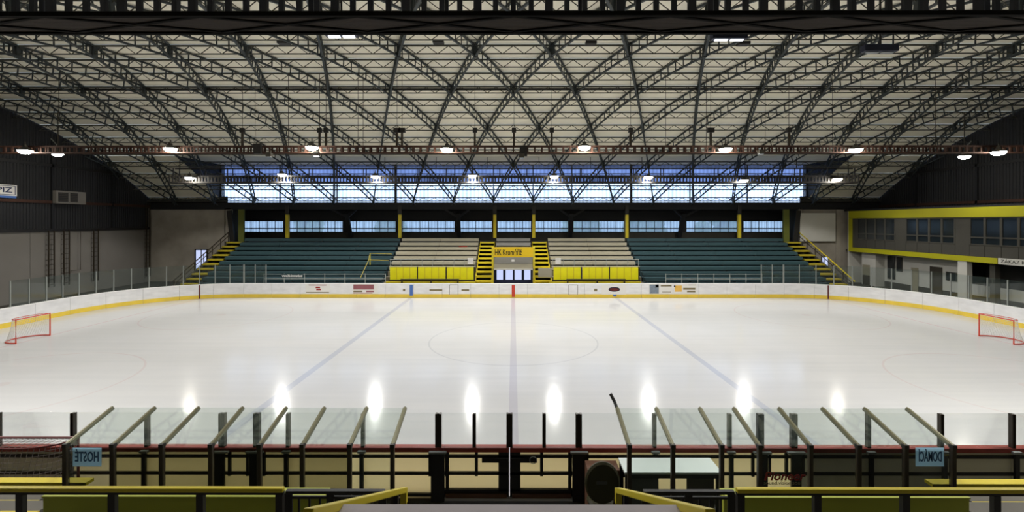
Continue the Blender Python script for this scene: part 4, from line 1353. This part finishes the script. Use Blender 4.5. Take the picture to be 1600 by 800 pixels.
for y0, y1 in ((40.1, 41.0), (41.2, 41.9)):
    g = BOX('grille', 'black_steel', ac, wx + 0.25, wx + 0.27, y0, y1, 8.15, 8.95)
    for j in range(5):
        BOX('slat', 'dark_door', g, wx + 0.27, wx + 0.285, y0 + 0.03, y1 - 0.03, 8.22 + 0.15 * j, 8.27 + 0.15 * j)
for k, (yy, z0, z1, lab) in enumerate(((39.55, 0.9, 5.7, 'dark wall ladder on the left gable, nearest'), (40.9, 0.9, 5.7, 'dark wall ladder on the left gable, second from the near end'), (43.8, 0.9, 5.7, 'dark wall ladder in the middle of the left gable'), (50.1, 0.6, 8.4, 'tall dark wall ladder in the corner by the plaster wall'))):
    t = thing('wall_ladder', lab, 'ladder', (wx, yy, z0), 'ladders on the left gable wall')
    for s in (0, 1):
        BOX('stile', 'brown_steel', t, wx - 0.02, wx + 0.06, yy - 0.07 + s * 0.48, yy + 0.0 + s * 0.48, z0, z1)
    for j in range(int((z1 - z0) / 0.42)):
        z = z0 + 0.2 + 0.42 * j
        BOX('rung', 'brown_steel', t, wx, wx + 0.04, yy - 0.25, yy + 0.41, z, z + 0.04)
t = thing('wall_pipe', 'thin dark pipe loop beside the near ladders on the left gable', 'pipe', (wx, 42.0, 2.2))
MB().tube([(wx + 0.03, 41.5, 2.1), (wx + 0.03, 42.4, 2.1), (wx + 0.03, 42.4, 5.6)], 0.03).build('pipe_run', 'brown_steel', t)
# panel on the right plaster wall
o = BOX('white_screen', 'white_paint', None, xat(1249, 50.5), xat(1304, 50.5), 50.45, 50.6, zat(377, 50.5), zat(333, 50.5))
tag(o, 'large white board on the back wall above the right end stairs', 'board')

# ------------------------------------------------------------------ lighting trusses
lt = thing('lighting_truss', 'long rust brown lighting truss hung across the middle of the hall', 'truss', (0, 29, 10.7))
zb, zt = zat(239, 29), zat(229, 29)
TX = 33.0
for yy in (28.85, 29.15):
    for zz in (zb, zt):
        BOX('chord', 'rust_steel', lt, -TX, TX, yy - 0.04, yy + 0.04, zz - 0.04, zz + 0.04)
m = MB()
n = 150
for i in range(n + 1):
    x = -TX + 0.05 + (2 * TX - 0.1) * i / n
    for yy in (28.85, 29.15):
        m.box(x - 0.045, x + 0.045, yy - 0.03, yy + 0.03, zb + 0.04, zt - 0.04)
m.build('lacing', 'rust_steel', lt)
BOX('deck', 'catwalk_wood', lt, -TX, TX, 28.9, 29.1, zb - 0.02, zb + 0.02)
def roofz(y):
    return ZC + math.sqrt(RM ** 2 - (y - YC) ** 2)
for px in (90, 378, 398, 450, 499, 509, 559, 567, 620, 628, 742, 803, 862, 985, 1040, 1103, 1110, 1195, 1232, 1300, 1344, 1460):
    x = xat(px, 29)
    MB().bar((x, 29, zt + 0.04), (x, 29, roofz(29) - 0.3), 0.022).build('hanger', 'brown_steel', lt)
    if px in (378, 499, 509, 620, 628, 742, 803, 862, 985, 1110, 1232):
        wdt = 0.2 if px in (620, 628, 1110) else 0.13
        BOX('hanger_sleeve', 'brown_steel', lt, x - 0.06, x + 0.06, 28.95, 29.05, zt + 0.04, zat(207, 29))
        BOX('hoist_block', 'black_steel', lt, x - wdt, x + wdt, 28.9, 29.1, zat(207, 29), zat(200, 29))
for px, py in ((402, 232), (818, 236)):
    p = at(px, py, 28.7)
    BOX('switch_box', 'black_steel', lt, p.x - 0.22, p.x + 0.22, 28.6, 28.8, p.z - 0.32, p.z + 0.3)

def catwalk(name, label, y0, y1, zf, half, post, h, hang):
    t = thing(name, label, 'catwalk', (0, (y0 + y1) / 2, zf))
    nb_ = 12
    for j in range(nb_):
        BOX('deck_plank', 'catwalk_wood', t, -half, half, y0 + (y1 - y0) * j / nb_ + 0.004, y0 + (y1 - y0) * (j + 1) / nb_ - 0.004, zf, zf + 0.05)
    m = MB()
    k = int(2 * half / 3.4)
    for i in range(k):
        xa, xb = -half + 2 * half * i / k, -half + 2 * half * (i + 1) / k
        m.bar((xa, y0 + 0.06, zf - 0.015), (xb, y1 - 0.06, zf - 0.015), 0.07, 0.03)
        m.bar((xa, y1 - 0.06, zf - 0.018), (xb, y0 + 0.06, zf - 0.018), 0.07, 0.03)
    m.build('under_bracing', 'black_matte', t)
    for yy in (y0, y1):
        BOX('bottom_chord', 'black_matte', t, -half, half, yy - 0.05, yy + 0.05, zf - 0.045, zf + 0.05)
        BOX('top_chord', 'black_steel', t, -half, half, yy - 0.05, yy + 0.05, zf + h, zf + h + 0.09)
        m = MB()
        n = int(2 * half / (post if yy == y0 else post * 8))
        for i in range(n + 1):
            x = -half + 0.06 + (2 * half - 0.12) * i / n
            wd = 0.055 if i % 4 else 0.085
            m.box(x - wd, x + wd, yy - 0.04, yy + 0.04, zf + 0.05, zf + h)
        if yy == y0:
            m.build('side_lattice', 'navy_steel', t)
        else:
            for i in range(n + 1):
                x = -half + 0.06 + (2 * half - 0.12) * i / n
                BOX('rail_post', 'navy_steel', t, x - 0.06, x + 0.06, yy - 0.04, yy + 0.04, zf + 0.05, zf + h)
    m = MB()
    for i in range(hang):
        x = -half + 2 * half * (i + 0.5) / hang
        for yy in (y0, y1):
            m = MB().bar((x, yy, zf + h), (x, yy, roofz(yy) - 0.32), 0.05)
            m.build('hanger', 'brown_steel', t)
    return t
mat('navy_steel', (36, 38, 48), 0.5, vary=0.2)
catwalk('catwalk', 'wide plank catwalk with lattice sides crossing overhead in the foreground', 10.2, 11.16, 10.90, 24.0, 0.385, 0.8, 14)
# far catwalk under the glazed strip
cw = thing('catwalk', 'dark lattice catwalk hung in front of the glazed strip at the far side', 'catwalk', (0, 43, 9.95))
CH = 31.5
zb = zat(286, 43)
BOX('deck', 'catwalk_wood', cw, -CH, CH, 43.0, 43.8, zb, zb + 0.06)
for yy in (43.0, 43.8):
    BOX('bottom_chord', 'black_steel', cw, -CH, CH, yy - 0.05, yy + 0.05, zb, zb + 0.14)
    BOX('top_chord', 'black_steel', cw, -CH, CH, yy - 0.05, yy + 0.05, zat(276, 43), zat(274.5, 43) + 0.03)
    BOX('hand_rail', 'black_steel', cw, -CH, CH, yy - 0.04, yy + 0.04, zat(263, 43), zat(261.5, 43))
    m = MB()
    for i in range(210):
        x = -CH + 0.05 + (2 * CH - 0.1) * i / 209
        m.box(x - 0.05, x + 0.05, yy - 0.03, yy + 0.03, zb + 0.14, zat(276, 43))
    m.build('side_lattice', 'black_steel', cw)
    for i in range(26):
        x = -CH + 0.4 + (2 * CH - 0.8) * i / 25
        BOX('rail_post', 'black_steel', cw, x - 0.035, x + 0.035, yy - 0.03, yy + 0.03, zat(274.5, 43) + 0.03, zat(263, 43))
for i in range(14):
    x = -CH + 1 + (2 * CH - 2) * i / 13
    MB().bar((x, 43.0, zat(261.5, 43)), (x, 43.0, roofz(43) - 0.32), 0.05).build('hanger', 'black_steel', cw)

# ------------------------------------------------------------------ lamps
def lamp_proto(name, label, group, power, mlit, dia):
    t = thing(name, label, 'lamp', (0, 0, 0), group)
    r = dia / 2
    MB().lathe([(0.03, 0.30), (0.10, 0.29), (0.13, 0.16), (r * 0.7, 0.10), (r, -0.02), (r + 0.015, -0.03)], n=18).build('housing', 'lamp_housing', t, smooth=False)
    MB().lathe([(r * 0.97, -0.03), (r * 0.88, -0.12), (r * 0.55, -0.21), (0.01, -0.24)], n=18).build('lens', mlit, t)
    MB().bar((0, 0, 0.29), (0, 0, 0.5), 0.05).build('bracket', 'lamp_housing', t)
    l = bpy.data.lights.new('lamp_light', 'SPOT')
    l.energy = power
    l.color = (1.0, 0.99, 0.962)
    l.spot_size = R(CONE)
    l.spot_blend = 0.22
    l.shadow_soft_size = 0.22
    lo = bpy.data.objects.new('lamp_light', l)
    COL.objects.link(lo)
    lo.parent = t
    lo.location = (0, 0, -0.30)
    return t
proto = lamp_proto('hall_lamp', '', 'lamps on the middle truss', LAMP_W, 'lamp_lit', 0.74)
row1 = [(37, 234), (265, 231), (487, 229), (698, 232), (913, 229), (1133, 232), (1336, 233), (1558, 237)]
row2 = [(295, 277), (440, 272), (586, 275), (738, 274), (866, 275), (1013, 276), (1162, 281), (1308, 279)]
num = ['leftmost', 'second from the left', 'third from the left', 'fourth from the left', 'fifth from the left', 'sixth from the left', 'seventh from the left', 'rightmost']
W1 = [0.15, 0.40, 0.85, 1.0, 1.05, 0.85, 0.42, 0.15]
W2 = [0.55, 1.0, 1.0, 1.0, 1.0, 1.0, 0.8, 0.55]
def dim(o, k):
    for ch in o.children:
        if ch.type == 'LIGHT':
            ch.data = ch.data.copy()
            ch.data.energy = LAMP_W * k
            if abs(o.location.x) < 25:
                ch.data.spot_size = R(154)
for i, (px, py) in enumerate(row1):
    p = at(px, py, 28.4)
    o = proto if i == 0 else copy_tree(proto, p)
    o.location = p
    dim(o, W1[i])
    tag(o, 'lit bowl lamp on the rust brown truss, %s' % num[i], 'lamp', 'lamps on the middle truss')
for i, (px, py) in enumerate(row2):
    p = at(px, py, 42.55)
    o = copy_tree(proto, p)
    dim(o, W2[i])
    tag(o, 'lit bowl lamp on the dark far catwalk, %s' % num[i], 'lamp', 'lamps on the far catwalk')
for px, py, lab in ((88, 239, 'extra lit bowl lamp near the left gable wall, right of the leftmost truss lamp'), (1505, 244, 'extra lit bowl lamp near the right gable wall, left of the rightmost truss lamp')):
    p = at(px, py, 35.5)
    o = copy_tree(proto, p)
    dim(o, 0.25)
    tag(o, lab, 'lamp', 'lamps by the gable walls')
    o['group'] = 'lamps by the gable walls'
    b = thing('lamp_arm', 'pale bracket arm carrying the extra lamp near the %s gable' % ('left' if px < 800 else 'right'), 'bracket', (p.x, 35.5, p.z + 0.5), 'lamp arms by the gables')
    sx = -1 if px < 800 else 1
    MB().bar((p.x, 35.5, p.z + 0.51), (p.x, 35.5, roofz(35.5) - 0.3), 0.05).build('rod', 'lamp_housing', b)
    MB().bar((p.x, 35.5, p.z + 0.56), (p.x + 0.5 * sx, 35.5, p.z + 1.1), 0.05).build('stay', 'galvanised', b)
# small work lights below the truss
for px, py, lab in ((420, 242, 'small dark spotlight under the truss between the second and third lamps'), (815, 244, 'small spotlight under the middle of the truss'), (494, 241, 'small lit spotlight under the third truss lamp'), (1188, 238, 'small spotlight under the truss right of the sixth lamp')):
    p = at(px, py, 28.3)
    t = thing('work_light', lab, 'lamp', p, 'small work lights under the truss')
    BOX('housing', 'lamp_housing', t, p.x - 0.16, p.x + 0.16, 28.16, 28.44, p.z - 0.1, p.z + 0.14, bevel=0.02)
    BOX('lens', 'flood_lit' if px == 494 else 'unlit_lens', t, p.x - 0.13, p.x + 0.13, 28.18, 28.42, p.z - 0.13, p.z - 0.101)
# box floodlights below the near catwalk
for px, py, D, lit, w_, lab in ((533, 52, 11.9, True, 0.41, 'navy box floodlight with lit tubes under the near catwalk, left of centre'), (1139, 58, 11.9, True, 0.44, 'navy box floodlight with lit tubes under the near catwalk, right of centre'), (1374, 78, 13.2, False, 0.47, 'navy box floodlight with a dull lens, rightmost')):
    p = at(px, py, D)
    t = thing('box_floodlight', lab, 'lamp', p, 'box floodlights by the near catwalk')
    BOX('housing', 'navy_housing', t, p.x - w_, p.x + w_, D - 0.08, D + 0.14, p.z - 0.06, p.z + 0.13, bevel=0.015)
    for s in (-1, 1):
        BOX('tube', 'flood_lit' if lit else 'unlit_lens', t, p.x + s * w_ * 0.45 - w_ * 0.36, p.x + s * w_ * 0.45 + w_ * 0.36, D - 0.02, D + 0.06, p.z - 0.09, p.z - 0.061)
    MB().bar((p.x, D, p.z + 0.13), (p.x, D, roofz(D) - 0.32), 0.04).build('hanger', 'black_steel', t)
    if lit:
        l = bpy.data.lights.new('flood_light', 'SPOT')
        l.energy = LAMP_W_NEAR * 0.4
        l.color = (0.95, 0.97, 1.0)
        l.spot_size = R(CONE)
        l.spot_blend = 0.4
        l.shadow_soft_size = 0.3
        lo = bpy.data.objects.new('flood_light', l)
        COL.objects.link(lo)
        lo.parent = t
        lo.location = (0, 0, -0.16)
# unseen lamps added beyond the picture's edges to light the near side
for i, x in enumerate((-24.5, -16.2, 16.2, 24.5)):
    o = copy_tree(proto, Vector((x, 11.75, 10.3)))
    tag(o, 'unseen bowl lamp added by the near catwalk, %s' % ['left end', 'left', 'right', 'right end'][i], 'lamp', 'unseen lamps added by the near catwalk')
    for ch in o.children:
        if ch.type == 'LIGHT':
            ch.data = ch.data.copy()
            ch.data.energy = LAMP_W_NEAR
            ch.data.spot_size = R(154)
